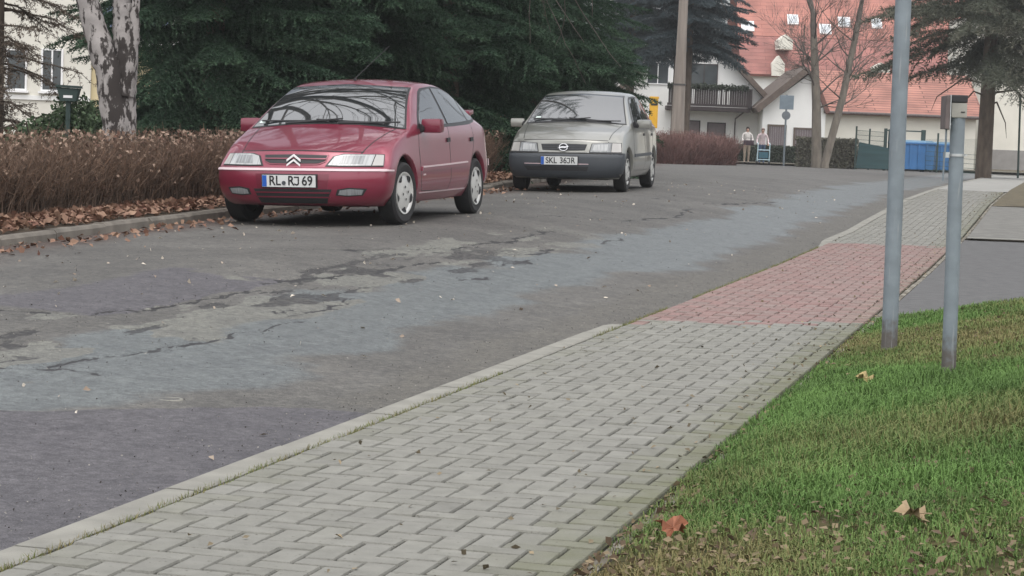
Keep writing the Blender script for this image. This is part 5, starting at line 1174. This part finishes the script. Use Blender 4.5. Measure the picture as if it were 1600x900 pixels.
# ---- red five door hatchback
def red_car():
    t = thing('parked_car', 'dark red hatchback with silver wheel covers, parked nearest the camera', 'car')
    WB = 1.27; WR, ARCH, ZC = .295, .355, .30
    sp = dict(wide=1.035, fsweep=.30, rsweep=.22, cowl=8, bow={6: .05, 7: .07, 8: .10, 9: .06, 10: .05, 1: -.06, 2: -.05},
      stations=[None,
        (-1.74, .235, .74, .82, .93, .795, .60, 1.0, 1.02),
        (-1.42, .215, .76, .838, .925, .80, .59, 1.165, 1.19),
        (-1.05, .20, .765, .842, .915, .805, .585, 1.285, 1.315),
        (-.55, .195, .765, .843, .905, .81, .60, 1.345, 1.385),
        (-.05, .195, .765, .843, .895, .81, .605, 1.355, 1.402),
        (.30, .195, .765, .843, .89, .81, .60, 1.325, 1.375),
        (.68, .195, .765, .843, .885, .808, .69, 1.13, 1.185),
        (1.03, .20, .765, .842, .870, .80, .80, .885, .93),
        (1.28, .195, .76, .838, .82, .79, .76, .83, .872),
        (1.58, .19, .75, .83, .72, .775, .71, .75, .788),
        None],
      front=[(1.98, .165, .69), (2.065, .26, .80), (2.085, .42, .825), (2.07, .515, .825), (2.025, .545, .80), (1.93, .675, .71)],
      rear=[(-1.98, .25, .70), (-2.05, .33, .78), (-2.08, .46, .80), (-2.06, .58, .79), (-1.99, .88, .74), (-1.93, .97, .60)])
    me = body_shell(sp); C_ = Car(t, me); cut_arches(me, (WB, -WB), ARCH, ZC); bo = link('body', me, CM['red'], t, True)
    # glass: black seal first, pane a little above it
    P = C_.patch
    wsA, wsB = [(-.59, 1.295), (0, 1.328), (.59, 1.295)], [(-.765, .905), (-.35, .942), (0, .95), (.35, .942), (.765, .905)]
    P('windscreen_seal', 'front', [(-.605, 1.303), (0, 1.336), (.605, 1.303)], [(-.785, .893), (-.35, .932), (0, .94), (.35, .932), (.785, .893)], .003, CM['seal'], n=22, rows=12)
    ws = P('windscreen', 'front', wsA, wsB, .006, CM['glass'], n=22, rows=12)
    st_ = P('sticker', 'front', [(-.715, .96), (-.66, .965)], [(-.725, .94), (-.665, .943)], .008, CM['white'], parent=ws, n=4, rows=3)
    P('rear_window', 'rear', [(-.5, 1.28), (.5, 1.28)], [(-.56, 1.06), (.56, 1.06)], .005, CM['glass'])
    for s, vw in ((1, 'left'), (-1, 'right')):
        P('window_seal', vw, [(.76, .925), (.62, 1.03), (.24, 1.262), (.12, 1.30), (-.30, 1.325), (-.62, 1.318), (-.95, 1.27), (-1.25, 1.16), (-1.46, 1.03)], [(.80, .90), (.3, .908), (-.5, .925), (-1.1, .945), (-1.40, .975), (-1.48, 1.01)], .003, CM['seal'], n=40, rows=8)
        P('front_window', vw, [(.66, .945), (.56, 1.035), (.215, 1.243), (.11, 1.275), (-.155, 1.30)], [(.69, .932), (.3, .936), (-.215, .948)], .007, CM['glass'], n=22, rows=8)
        P('rear_side_window', vw, [(-.225, 1.302), (-.60, 1.298), (-.90, 1.252), (-1.06, 1.205)], [(-.285, .95), (-.7, .962), (-1.06, .978)], .007, CM['glass'], n=18, rows=8)
        P('quarter_window', vw, [(-1.10, 1.19), (-1.25, 1.125), (-1.40, 1.035)], [(-1.10, .980), (-1.3, .99), (-1.42, 1.015)], .007, CM['glass'], n=10, rows=6)
        # doors
        C_.line('door_gap', vw, [(.79, .90), (.82, .70), (.80, .40), (.74, .30), (-.17, .285), (-.24, .40), (-.24, .92)], .008, .0015, CM['seal'])
        C_.line('door_gap', vw, [(-.24, .285), (-.84, .285), (-.93, .45), (-1.12, .66), (-1.18, .80), (-1.16, .95)], .008, .0015, CM['seal'])
        for xs in (-.14, -1.02): h_ = P('door_handle', vw, [(xs, .805), (xs - .10, .81)], [(xs, .765), (xs - .10, .768)], .014, CM['black'], n=6, rows=4)
        P('side_moulding', vw, [(.79, .535), (0, .545), (-.85, .56)], [(.80, .495), (0, .505), (-.86, .52)], .014, CM['red'], n=30, rows=4)
        C_.line('moulding_insert', vw, [(.77, .532), (0, .542), (-.83, .556)], .014, .0185, CM['pinkstrip'])
        C_.line('sill_line', vw, [(.80, .285), (-.82, .285)], .012, .006, CM['pinkstrip'])
        C_.line('crease', vw, [(.85, .735), (0, .757), (-.9, .78), (-1.35, .80)], .010, .002, CM['red'])
        P('tail_lamp', vw, [(-1.80, .87), (-1.96, .89)], [(-1.84, .68), (-1.97, .68)], .006, CM['tail'], n=8, rows=6)
        P('badge', vw, [(.74, .465), (.66, .466)], [(.74, .45), (.66, .452)], .004, CM['pinkstrip'], n=6, rows=3)
    # lamps, grille, bumper
    for s in (1, -1):
        f = (lambda p: p) if s == 1 else flip_y
        P('lamp_surround', 'front', f([(.355, .645), (.44, .668), (.765, .662)]), f([(.30, .552), (.45, .549), (.79, .549)]), .003, CM['seal'], n=20, rows=7)
        hl = P('headlight', 'front', f([(.370, .640), (.45, .659), (.69, .656)]), f([(.325, .560), (.45, .557), (.69, .557)]), .009, CM['lamp'], n=18, rows=7)
        P('lens_core', 'front', f([(.44, .645), (.62, .648)]), f([(.42, .572), (.62, .572)]), .0105, CM['lampdark'], parent=hl, n=8, rows=5)
        P('indicator', 'front', f([(.698, .656), (.76, .652)]), f([(.698, .557), (.782, .557)]), .009, CM['amber'], n=8, rows=7)
        fl = P('fog_lamp', 'front', f([(.43, .345), (.53, .362), (.68, .352)]), f([(.41, .29), (.51, .28), (.64, .29)]), .004, CM['black'], n=14, rows=6)
        P('lamp_bezel', 'front', f([(.45, .336), (.53, .350), (.65, .342)]), f([(.435, .298), (.51, .291), (.63, .298)]), .007, CM['lampdark'], parent=fl, n=10, rows=5)
    P('grille_frame', 'front', [(-.315, .657), (0, .665), (.315, .657)], [(-.30, .595), (-.24, .566), (0, .564), (.24, .566), (.30, .595)], .006, CM['wingred'], n=24, rows=5)
    gr = P('grille', 'front', [(-.302, .650), (0, .657), (.302, .650)], [(-.288, .598), (-.235, .576), (0, .574), (.235, .576), (.288, .598)], .009, CM['black'], n=24, rows=5)
    P('grille_bar', 'front', [(-.298, .620), (0, .622), (.298, .620)], [(-.296, .609), (0, .611), (.296, .609)], .016, CM['wingred'], parent=gr, n=20, rows=3)
    hx, hn = C_.hit('front', 0, .615); b = MB()
    for dz in (.018, -.026):
        for s in (1, -1):
            p0 = Vector((hx.x + .036, 0, .638 + dz + .008)); p1 = Vector((hx.x + .040, s * .066, .634 + dz - .038)); d = Vector((0, 0, -.019))
            b.add([p0, p1, p1 + d, p0 + d, p0 + Vector((-.02, 0, 0)), p1 + Vector((-.02, 0, 0)), p1 + d + Vector((-.02, 0, 0)), p0 + d + Vector((-.02, 0, 0))], [[0, 1, 2, 3], [7, 6, 5, 4], [0, 4, 5, 1], [2, 6, 7, 3], [1, 5, 6, 2]])
    b.build('emblem', CM['emblem'], gr)
    P('bumper_strip', 'front', [(-.82, .524), (-.4, .527), (0, .528), (.4, .527), (.82, .524)], [(-.82, .509), (-.4, .511), (0, .512), (.4, .511), (.82, .509)], .010, CM['pinkstrip'], n=50, rows=4)
    for s, vw in ((1, 'left'), (-1, 'right')): P('bumper_strip', vw, [(1.645, .523), (1.83, .524)], [(1.645, .508), (1.83, .509)], .010, CM['pinkstrip'], n=10, rows=3)
    P('plate_recess', 'front', [(-.36, .485), (.36, .485)], [(-.34, .345), (.34, .345)], .002, CM['wingred'], n=10, rows=4)
    P('air_intake', 'front', [(-.38, .345), (.38, .345)], [(-.32, .215), (.32, .215)], .004, CM['black'], n=16, rows=5)
    for z_ in (.315, .275): P('intake_bar', 'front', [(-.365, z_ + .006), (.365, z_ + .006)], [(-.355, z_ - .006), (.355, z_ - .006)], .012, CM['wingred'], n=14, rows=3)
    hx, _ = C_.hit('front', .0, .42)
    pl_, Bp = plate(t, hx.x + .018, -.015, .418, [('RL', -.135, .125, .86), ('R', .022, .125, .86), ('69', .180, .125, .86)], h_=.11, tilt=4); letter_j(pl_, Bp, .083, .078, CM['ink'])
    b = MB(); b.lathe([(0, 0), (.02, 0)], 12, Matrix.Translation((hx.x + .027, -.062, .40)) @ Matrix.Rotation(R(90), 4, 'Y')); b.build('plate_seal', CM['grey'], t)
    # hood gap, wipers, mirrors, aerial, spoiler
    for s in (1, -1): C_.line('hood_gap', 'top', [(1.83, s * .58), (1.5, s * .625), (1.2, s * .665), (1.02, s * .70)], .009, .0015, CM['seal'])
    C_.line('hood_gap', 'front', [(-.6, .684), (-.3, .692), (0, .696), (.3, .692), (.6, .684)], .007, .002, CM['seal'])
    wiper(t, C_, (-.42, .94), (.05, .962), (-.68, .945)); wiper(t, C_, (.12, .948), (.60, .938), (-.10, .962))
    for s in (1, -1): mirror(t, s, .66, .935, .93, CM['wingred'], .21, .14, base=(.72, .82, .905))
    b = MB(); hq, hn = C_.hit('top', .22, .0); b.tube([hq, hq + Vector((.0, 0, .03))], .016, 10); b.tube([hq + Vector((0, 0, .025)), hq + Vector((-.38, .24, .36))], [.004, .0025], 6); b.build('aerial', CM['black'], t)
    b = MB(); b.box(-.09, .10, -.60, .60, -.026, .026, .02, Matrix.Translation((-1.97, 0, 1.07)) @ Matrix.Rotation(R(6), 4, 'Y'))
    for s in (1, -1): b.box(-.05, .05, s * .55 - .04, s * .55 + .04, -.13, .0, .01, Matrix.Translation((-1.93, 0, 1.07)))
    b.build('spoiler', CM['red'], t, True)
    P('rear_bumper', 'rear', [(-.80, .57), (.80, .57)], [(-.80, .50), (.80, .50)], .03, CM['pinkstrip'], n=24, rows=4)
    for x in (WB, -WB):
        for s in (1, -1):
            wh_ = wheel(t, x, s * .762, WR, .185, .197, 5, s, 0)
            if x > 0: wh_.rotation_euler.z = R(-6)
    underbody(t, -1.80, 1.62, .60, (WB, -WB), ARCH, ZC, .82)
    return t
def silver_car():
    t = thing('parked_car', 'silver grey hatchback with dark grey bumpers parked behind the red car', 'car')
    WB = 1.26; WR, ARCH, ZC = .288, .345, .292
    sp = dict(wide=1.01, fsweep=.24, rsweep=.18, cowl=8, bow={6: .04, 7: .06, 8: .08, 9: .05, 10: .04, 1: -.05, 2: -.05},
      stations=[None,
        (-1.70, .235, .74, .81, .93, .80, .60, 1.06, 1.08),
        (-1.45, .215, .75, .828, .925, .80, .60, 1.22, 1.28),
        (-1.10, .20, .755, .835, .92, .805, .60, 1.37, 1.40),
        (-.60, .20, .755, .838, .915, .808, .61, 1.41, 1.452),
        (-.10, .20, .755, .838, .91, .808, .61, 1.415, 1.462),
        (.28, .20, .755, .838, .905, .808, .60, 1.375, 1.432),
        (.62, .20, .755, .838, .90, .808, .69, 1.17, 1.225),
        (.93, .20, .755, .836, .89, .80, .77, .945, .985),
        (1.25, .195, .755, .832, .85, .79, .745, .875, .92),
        (1.60, .19, .75, .825, .76, .775, .70, .80, .84),
        None],
      front=[(1.90, .17, .70), (1.975, .26, .79), (1.995, .39, .81), (1.98, .515, .81), (1.945, .545, .79), (1.885, .715, .70)],
      rear=[(-1.90, .25, .70), (-1.98, .33, .78), (-2.0, .46, .80), (-1.98, .58, .79), (-1.93, .92, .75), (-1.84, 1.03, .60)])
    me = body_shell(sp); C_ = Car(t, me); cut_arches(me, (WB, -WB), ARCH, ZC); link('body', me, CM['silver'], t, True); P = C_.patch
    P('windscreen_seal', 'front', [(-.585, 1.37), (0, 1.402), (.585, 1.37)], [(-.735, .95), (0, .985), (.735, .95)], .003, CM['seal'], n=22, rows=12)
    ws = P('windscreen', 'front', [(-.57, 1.36), (0, 1.392), (.57, 1.36)], [(-.715, .962), (0, .997), (.715, .962)], .006, CM['glass'], n=22, rows=12)
    P('sticker', 'front', [(-.60, 1.05), (-.53, 1.053)], [(-.61, 1.03), (-.535, 1.033)], .008, CM['white'], parent=ws, n=4, rows=3)
    P('rear_window', 'rear', [(-.5, 1.30), (.5, 1.30)], [(-.56, 1.10), (.56, 1.10)], .005, CM['glass'])
    P('front_bumper', 'front', [(-.80, 0.525), (0, 0.530), (.80, 0.525)], [(-.79, 0.215), (0, 0.205), (.79, 0.215)], .012, CM['grey'], n=50, rows=14)
    P('bumper_strip', 'front', [(-.80, 0.542), (0, 0.547), (.80, 0.542)], [(-.80, 0.531), (0, 0.536), (.80, 0.531)], .016, CM['black'], n=40, rows=3)
    for s, vw in ((1, 'left'), (-1, 'right')):
        P('window_seal', vw, [(.70, .955), (.55, 1.06), (.24, 1.308), (.10, 1.355), (-.3, 1.375), (-.7, 1.368), (-1.05, 1.325), (-1.28, 1.25), (-1.42, 1.10)], [(.74, .925), (.3, .93), (-.5, .94), (-1.2, .955), (-1.40, .975)], .003, CM['seal'], n=40, rows=8)
        P('front_window', vw, [(.60, .975), (.50, 1.065), (.215, 1.29), (.10, 1.33), (-.19, 1.35)], [(.62, .96), (.3, .958), (-.22, .965)], .007, CM['glass'], n=22, rows=8)
        P('rear_side_window', vw, [(-.27, 1.352), (-.66, 1.348), (-.92, 1.315)], [(-.31, .967), (-.6, .972), (-.98, .98)], .007, CM['glass'], n=18, rows=8)
        P('quarter_window', vw, [(-1.0, 1.30), (-1.22, 1.235), (-1.35, 1.10)], [(-1.04, .985), (-1.2, .99), (-1.36, 1.0)], .007, CM['glass'], n=10, rows=6)
        C_.line('door_gap', vw, [(.78, .92), (.80, .70), (.78, .40), (.74, .30), (-.2, .29), (-.27, .40), (-.27, .94)], .008, .0015, CM['seal'])
        C_.line('door_gap', vw, [(-.27, .29), (-.83, .29), (-.93, .45), (-1.10, .66), (-1.16, .95)], .008, .0015, CM['seal'])
        for xs in (-.15, -1.0): P('door_handle', vw, [(xs, .83), (xs - .10, .832)], [(xs, .795), (xs - .10, .797)], .012, CM['black'], n=6, rows=4)
        P('side_moulding', vw, [(.80, .535), (0, .54), (-.86, .55)], [(.80, .49), (0, .495), (-.86, .505)], .012, CM['grey'], n=30, rows=4)
        P('bumper_corner', vw, [(1.62, .545), (1.80, .55)], [(1.64, .26), (1.80, .26)], .011, CM['grey'], n=10, rows=8)
        P('tail_lamp', vw, [(-1.74, .88), (-1.90, .90)], [(-1.78, .68), (-1.91, .68)], .006, CM['tail'], n=8, rows=6)
    for s in (1, -1):
        f = (lambda p: p) if s == 1 else flip_y
        P('lamp_surround', 'front', f([(.385, 0.682), (.60, 0.698), (.775, 0.692)]), f([(.355, 0.555), (.60, 0.553), (.795, 0.553)]), .003, CM['seal'], n=20, rows=7)
        hl = P('headlight', 'front', f([(.395, 0.675), (.52, 0.685), (.645, 0.686)]), f([(.368, 0.562), (.5, 0.560), (.645, 0.560)]), .009, CM['lampdark'], n=16, rows=7)
        P('lens_core', 'front', f([(.42, 0.660), (.60, 0.670)]), f([(.40, 0.580), (.60, 0.580)]), .0105, CM['lamp'], parent=hl, n=8, rows=5)
        P('indicator', 'front', f([(.653, 0.686), (.765, 0.682)]), f([(.653, 0.560), (.785, 0.560)]), .009, CM['amber'], n=8, rows=7)
    P('grille_frame', 'front', [(-.37, 0.688), (0, 0.696), (.37, 0.688)], [(-.335, 0.555), (0, 0.552), (.335, 0.555)], .007, CM['silver'], n=24, rows=6)
    gr = P('grille', 'front', [(-.325, 0.667), (0, 0.674), (.325, 0.667)], [(-.30, 0.582), (0, 0.576), (.30, 0.582)], .010, CM['black'], n=24, rows=6)
    for z_ in (.602, .63, .652): P('grille_bar', 'front', [(-.30, z_ + .003), (.30, z_ + .003)], [(-.30, z_ - .003), (.30, z_ - .003)], .013, CM['grey'], parent=gr, n=14, rows=3)
    hx, _ = C_.hit('front', 0, .625); Bm = Matrix.Translation((hx.x + .032, 0, .627)) @ Matrix.Rotation(R(-14), 4, 'Y') @ Matrix(((0, 0, 1, 0), (1, 0, 0, 0), (0, 1, 0, 0), (0, 0, 0, 1)))
    b = MB(); ring = [Bm @ Vector((.058 * math.cos(a), .050 * math.sin(a), 0)) for a in np.linspace(0, 2 * math.pi, 25)]; b.tube(ring, .0075, 6, False)
    b.add([Bm @ Vector(v) for v in ((-.085, -.012, .004), (-.01, -.004, .004), (-.03, .012, .004), (.085, .012, .004), (.01, .004, .004), (.03, -.012, .004))], [[0, 1, 2], [3, 4, 5], [0, 5, 4, 1], [1, 4, 3, 2]]); b.build('emblem', CM['chrome'], gr)
    P('air_intake', 'front', [(-.56, 0.362), (.36, 0.362)], [(-.50, 0.300), (.34, 0.300)], .015, CM['black'], n=16, rows=4)
    for z_ in (.395, 0.298): P('intake_bar', 'front', [(-.55, z_ + .005), (.36, z_ + .005)], [(-.55, z_ - .005), (.36, z_ - .005)], .018, CM['pinkstrip'] if z_ > .33 else CM['grey'], n=18, rows=3)
    hx, _ = C_.hit('front', .0, .47)
    pl_, Bp = plate(t, hx.x + .026, -.045, .440, [('SKL', -.112, .115, .88), ('36', .058, .115, .88), ('R', .196, .115, .88)], tilt=2); letter_j(pl_, Bp, .138, .072, CM['ink'])
    for s in (1, -1): C_.line('hood_gap', 'top', [(1.80, s * .60), (1.4, s * .645), (.98, s * .69)], .009, .0015, CM['seal'])
    C_.line('hood_gap', 'front', [(-.60, 0.722), (0, 0.735), (.60, 0.722)], .007, .002, CM['seal'])
    wiper(t, C_, (-.36, .99), (.10, 1.015), (-.62, 1.0)); wiper(t, C_, (.16, .995), (.55, .98), (-.10, 1.02))
    for s in (1, -1): mirror(t, s, .58, .935, .965, CM['silver'], .21, .13, base=(.66, .80, .955))
    for x in (WB, -WB):
        for s in (1, -1): wheel(t, x, s * .725, WR, .175, .182, 6, s, 1)
    underbody(t, -1.75, 1.58, .60, (WB, -WB), ARCH, ZC, .79)
    return t
def park(t, X, Y, yaw, WB, hw):
    c, s = math.cos(yaw), math.sin(yaw); z = lambda x, y: float(z_road(np.array(X + x * c - y * s), np.array(Y + x * s + y * c)))
    zf = (z(WB, hw) + z(WB, -hw)) / 2; zr = (z(-WB, hw) + z(-WB, -hw)) / 2; zl = (z(WB, hw) + z(-WB, hw)) / 2; zrr = (z(WB, -hw) + z(-WB, -hw)) / 2
    pit = math.atan((zf - zr) / (2 * WB)); rol = math.atan((zl - zrr) / (2 * hw))
    print('PARK', X, (zf + zr) / 2, pit, rol)
    t.matrix_world = Matrix.Translation((X, Y, (zf + zr) / 2 + .002)) @ Matrix.Rotation(yaw, 4, 'Z') @ Matrix.Rotation(-pit, 4, 'Y') @ Matrix.Rotation(rol, 4, 'X')
red = red_car(); park(red, -1.544, 22.03, -1.819, 1.27, .735)
sil = silver_car(); park(sil, 1.045, 32.38, -1.772, 1.26, .725)
# ------------------------------------------------------------ people
SK = mat('skin', (.48, .30, .23), .6, .1, 10)
def cloth(name, col): return mat(name, col, .9, .15, 14)
def skin_fig(name, joints, edges, rad, m, parent, sub=2):
    me = bpy.data.meshes.new(name); me.from_pydata(joints, edges, []); o = bpy.data.objects.new(name, me); COL.objects.link(o)
    sk = o.modifiers.new('s', 'SKIN'); sk.use_smooth_shade = True; lay = me.skin_vertices[0].data if me.skin_vertices else None
    if lay is None: me.attributes  # pragma: no cover
    for i, r_ in enumerate(rad): lay[i].radius = r_ if isinstance(r_, tuple) else (r_, r_)
    lay[0].use_root = True
    sb = o.modifiers.new('b', 'SUBSURF'); sb.levels = sb.render_levels = sub
    dg = bpy.context.evaluated_depsgraph_get(); dg.update(); m2 = bpy.data.meshes.new_from_object(o.evaluated_get(dg)); bpy.data.objects.remove(o)
    return link(name, m2, m, parent, True)
def person(label, loc, rz, h, top, trousers, hair, arms, bend=0., shoes=(.05, .04, .04), hairlen=.0, stride=.08):
    t = thing('person', label, 'person', loc, rz); s = h / 1.7
    V = lambda x, y, z: (x * s, y * s + (bend * max(0, z - .95)) * s, z * s)
    # faces +y; body is one continuous surface
    J = [V(0, 0, .95), V(0, 0, 1.12), V(0, 0, 1.32), V(0, .01, 1.43), V(0, .02, 1.50), V(0, .03, 1.57), V(0, .035, 1.66)]; E_ = [(0, 1), (1, 2), (2, 3), (3, 4), (4, 5), (5, 6)]
    Rr = [(.155, .11), (.135, .10), (.165, .11), (.10, .07), (.052, .055), (.075, .092), (.062, .075)]
    for sg in (1, -1):
        n = len(J); dy = stride * sg
        J += [V(sg * .09, 0, .86), V(sg * .10, dy * .5 + .02, .48), V(sg * .10, dy - .02, .09), V(sg * .105, dy + .09, .04), V(sg * .11, dy + .17, .03)]; E_ += [(0, n), (n, n + 1), (n + 1, n + 2), (n + 2, n + 3), (n + 3, n + 4)]; Rr += [.095, .062, .042, .042, .032]
        a = arms[0] if sg > 0 else arms[1]; n = len(J)
        J += [V(sg * .185, 0, 1.38), V(*a[0]), V(*a[1]), V(*a[2])]; E_ += [(3, n), (n, n + 1), (n + 1, n + 2), (n + 2, n + 3)]; Rr += [.058, .045, .034, .028]
        # fingers rooted in the palm
        w = Vector(a[2]); d = (w - Vector(a[1])).normalized(); sd_ = d.cross(Vector((0, 0, 1))).normalized(); r0 = n + 3
        for q, (o_, L) in enumerate(((-.03, .06), (-.012, .08), (.006, .085), (.024, .075))):
            k = len(J); p1 = w + d * .05 + sd_ * o_; p2 = p1 + d * L * .5 + Vector((0, 0, -.02)); J += [V(*p1), V(*p2)]; E_ += [(r0, k), (k, k + 1)]; Rr += [.012, .009]
        k = len(J); p1 = w + d * .02 - sd_ * .045; p2 = p1 + d * .03 - sd_ * .01; J += [V(*p1), V(*p2)]; E_ += [(r0, k), (k, k + 1)]; Rr += [.013, .010]
    Rr = [tuple(x * s for x in q) if isinstance(q, tuple) else q * s for q in Rr]
    sh = cloth('shoe_' + label[:6], shoes); tm = cloth('top_' + label[:6], top); pm = cloth('leg_' + label[:6], trousers)
    body = skin_fig('body', J, E_, Rr, [SK, tm, pm, sh], t)
    co = body.data
    for p in co.polygons:
        c = p.center / s
        hand = any((Vector((c.x, c.y, c.z)) - Vector(a[2]) - Vector((0, bend * max(0, a[2][2] - .95), 0))).length < .11 for a in arms)
        p.material_index = 0 if (c.z > 1.475 or hand) else 3 if c.z < .085 else 2 if c.z < .93 and abs(c.x) < .2 else 1
    hd = Vector(J[5]); b = MB()
    for pr, dz_, ry in (((.0, .112), 0, 0),): pass
    hm = bpy.data.meshes.new('hair'); bm = bmesh.new(); bmesh.ops.create_uvsphere(bm, u_segments=16, v_segments=10, radius=1)
    for v in list(bm.verts):
        if v.co.y > .45 and v.co.z < .35: bm.verts.remove(v)
    for v in bm.verts: v.co = Vector((v.co.x * .092, v.co.y * .108 - .012, v.co.z * (.115 if v.co.z > 0 else .10 + hairlen))) * s + Vector(((J[6][0] + hd.x) / 2, (J[6][1] + hd.y) / 2, (J[6][2] + hd.z) / 2 + .01))
    bm.to_mesh(hm); bm.free(); link('hair', hm, cloth('hair_' + label[:6], hair), t, True)
    fc = Vector(((J[6][0] + hd.x) / 2, (J[6][1] + hd.y) / 2, (J[6][2] + hd.z) / 2)); b = MB()
    b.tube([fc + Vector((0, .085, .015)) * s, fc + Vector((0, .112, -.018)) * s], [.010 * s, .016 * s], 8); b.build('nose', SK, t, True)
    b = MB()
    for sg in (1, -1): b.lathe([(0, .006), (.010, .004), (.013, 0)], 8, Matrix.Translation(fc + Vector((sg * .033, .088, .022)) * s) @ Matrix.Rotation(R(-90), 4, 'X'))
    b.build('eyes', cloth('eye', (.04, .03, .03)), t)
    b = MB(); b.tube([fc + Vector((-.024, .084, -.052)) * s, fc + Vector((0, .092, -.054)) * s, fc + Vector((.024, .084, -.052)) * s], .006 * s, 6); b.build('mouth', cloth('lip', (.36, .16, .14)), t)
    return t
Y1 = 99.6; q = at(1166, 253, Y1); zf = .02; dark = (.04, .03, .028)
w1 = person('woman in white top and beige trousers carrying a dark bag before the hedge', (q.x, Y1, zf), R(185), 1.64, (.66, .63, .60), (.40, .32, .25), dark, [((.25, .02, 1.16), (.20, .20, 1.03), (.07, .29, 1.02)), ((-.26, .0, 1.16), (-.22, .18, 1.04), (-.08, .28, 1.05))], 0, hairlen=.05, stride=.03)
b = MB(); b.box(-.25, .25, .30, .46, .86, 1.10, .06); b.tube([(-.16, .37, 1.08), (-.14, .36, 1.2), (.14, .36, 1.2), (.16, .37, 1.08)], .014, 6)
o = b.build('handbag', cloth('bag', (.055, .035, .045)), None, True); o.matrix_world = w1.matrix_world if False else Matrix.Translation((q.x, Y1, zf)) @ Matrix.Rotation(R(185), 4, 'Z') @ Matrix.Scale(.965, 4); tag(o, 'dark bag held at the waist of the woman in white', 'bag')
Y2 = 99.9; q2 = at(1190, 253, Y2)
w2 = person('stooped person in pale pink top behind a light blue walking frame', (q2.x, Y2 + .1, zf), R(178), 1.62, (.58, .48, .49), (.06, .10, .17), (.42, .33, .31), [((.27, .10, 1.14), (.27, .34, .98), (.25, .52, .93)), ((-.27, .10, 1.14), (-.27, .34, .98), (-.25, .52, .93))], .25, hairlen=.02, stride=.05)
t = thing('walking_frame', 'light blue wheeled walking frame held by the stooped person in pink', 'walker', (q2.x, Y2 - .50, zf - .02), 0)
fm = glossy('frame_blue', (.50, .66, .72), .35)
b = MB()
for sg in (1, -1):
    b.tube([(sg * .27, .12, .92), (sg * .27, .0, .98), (sg * .27, -.16, .92), (sg * .27, -.16, .12)], .022, 8); b.tube([(sg * .27, -.16, .62), (sg * .29, .22, .12)], .02, 8)
b.tube([(-.27, -.16, .66), (.27, -.16, .66)], .02, 8); b.tube([(-.27, -.16, .22), (.27, -.16, .22)], .022, 8); b.build('frame', fm, t, True)
b = MB(); b.box(-.23, .23, -.13, .16, .56, .61, .015); b.build('seat', M['blackplastic'], t)
b = MB(); b.box(-.22, .22, -.20, -.03, .28, .56, .03); b.build('basket', cloth('basket', (.05, .13, .17)), t)
for sx in (1, -1):
    for yy in (-.16, .22):
        b = MB(); b.lathe([(0, -.02), (.075, -.02), (.085, 0), (.075, .02), (0, .02)], 14, Matrix.Translation((sx * .28, yy, .085)) @ Matrix.Rotation(R(90), 4, 'Y')); b.build('wheel', M['blackplastic'], t)
    b = MB(); b.tube([(sx * .27, .22, .90), (sx * .27, .08, .945)], .028, 8); b.build('handle', M['blackplastic'], t)
# ------------------------------------------------------------ damp air
b = MB(); b.box(-120, 140, -20, 230, -1.3, 22); hz_ = b.build('haze', None); tag(hz_, kind='stuff')
hm_ = bpy.data.materials.new('haze'); hm_.use_nodes = True; n_ = hm_.node_tree; n_.nodes.remove(n_.nodes['Principled BSDF'])
pv = n_.nodes.new('ShaderNodeVolumePrincipled'); pv.inputs['Color'].default_value = (.93, .95, .97, 1); pv.inputs['Density'].default_value = .0005; pv.inputs['Anisotropy'].default_value = .1
n_.links.new(pv.outputs[0], n_.nodes['Material Output'].inputs['Volume']); hz_.data.materials.append(hm_)
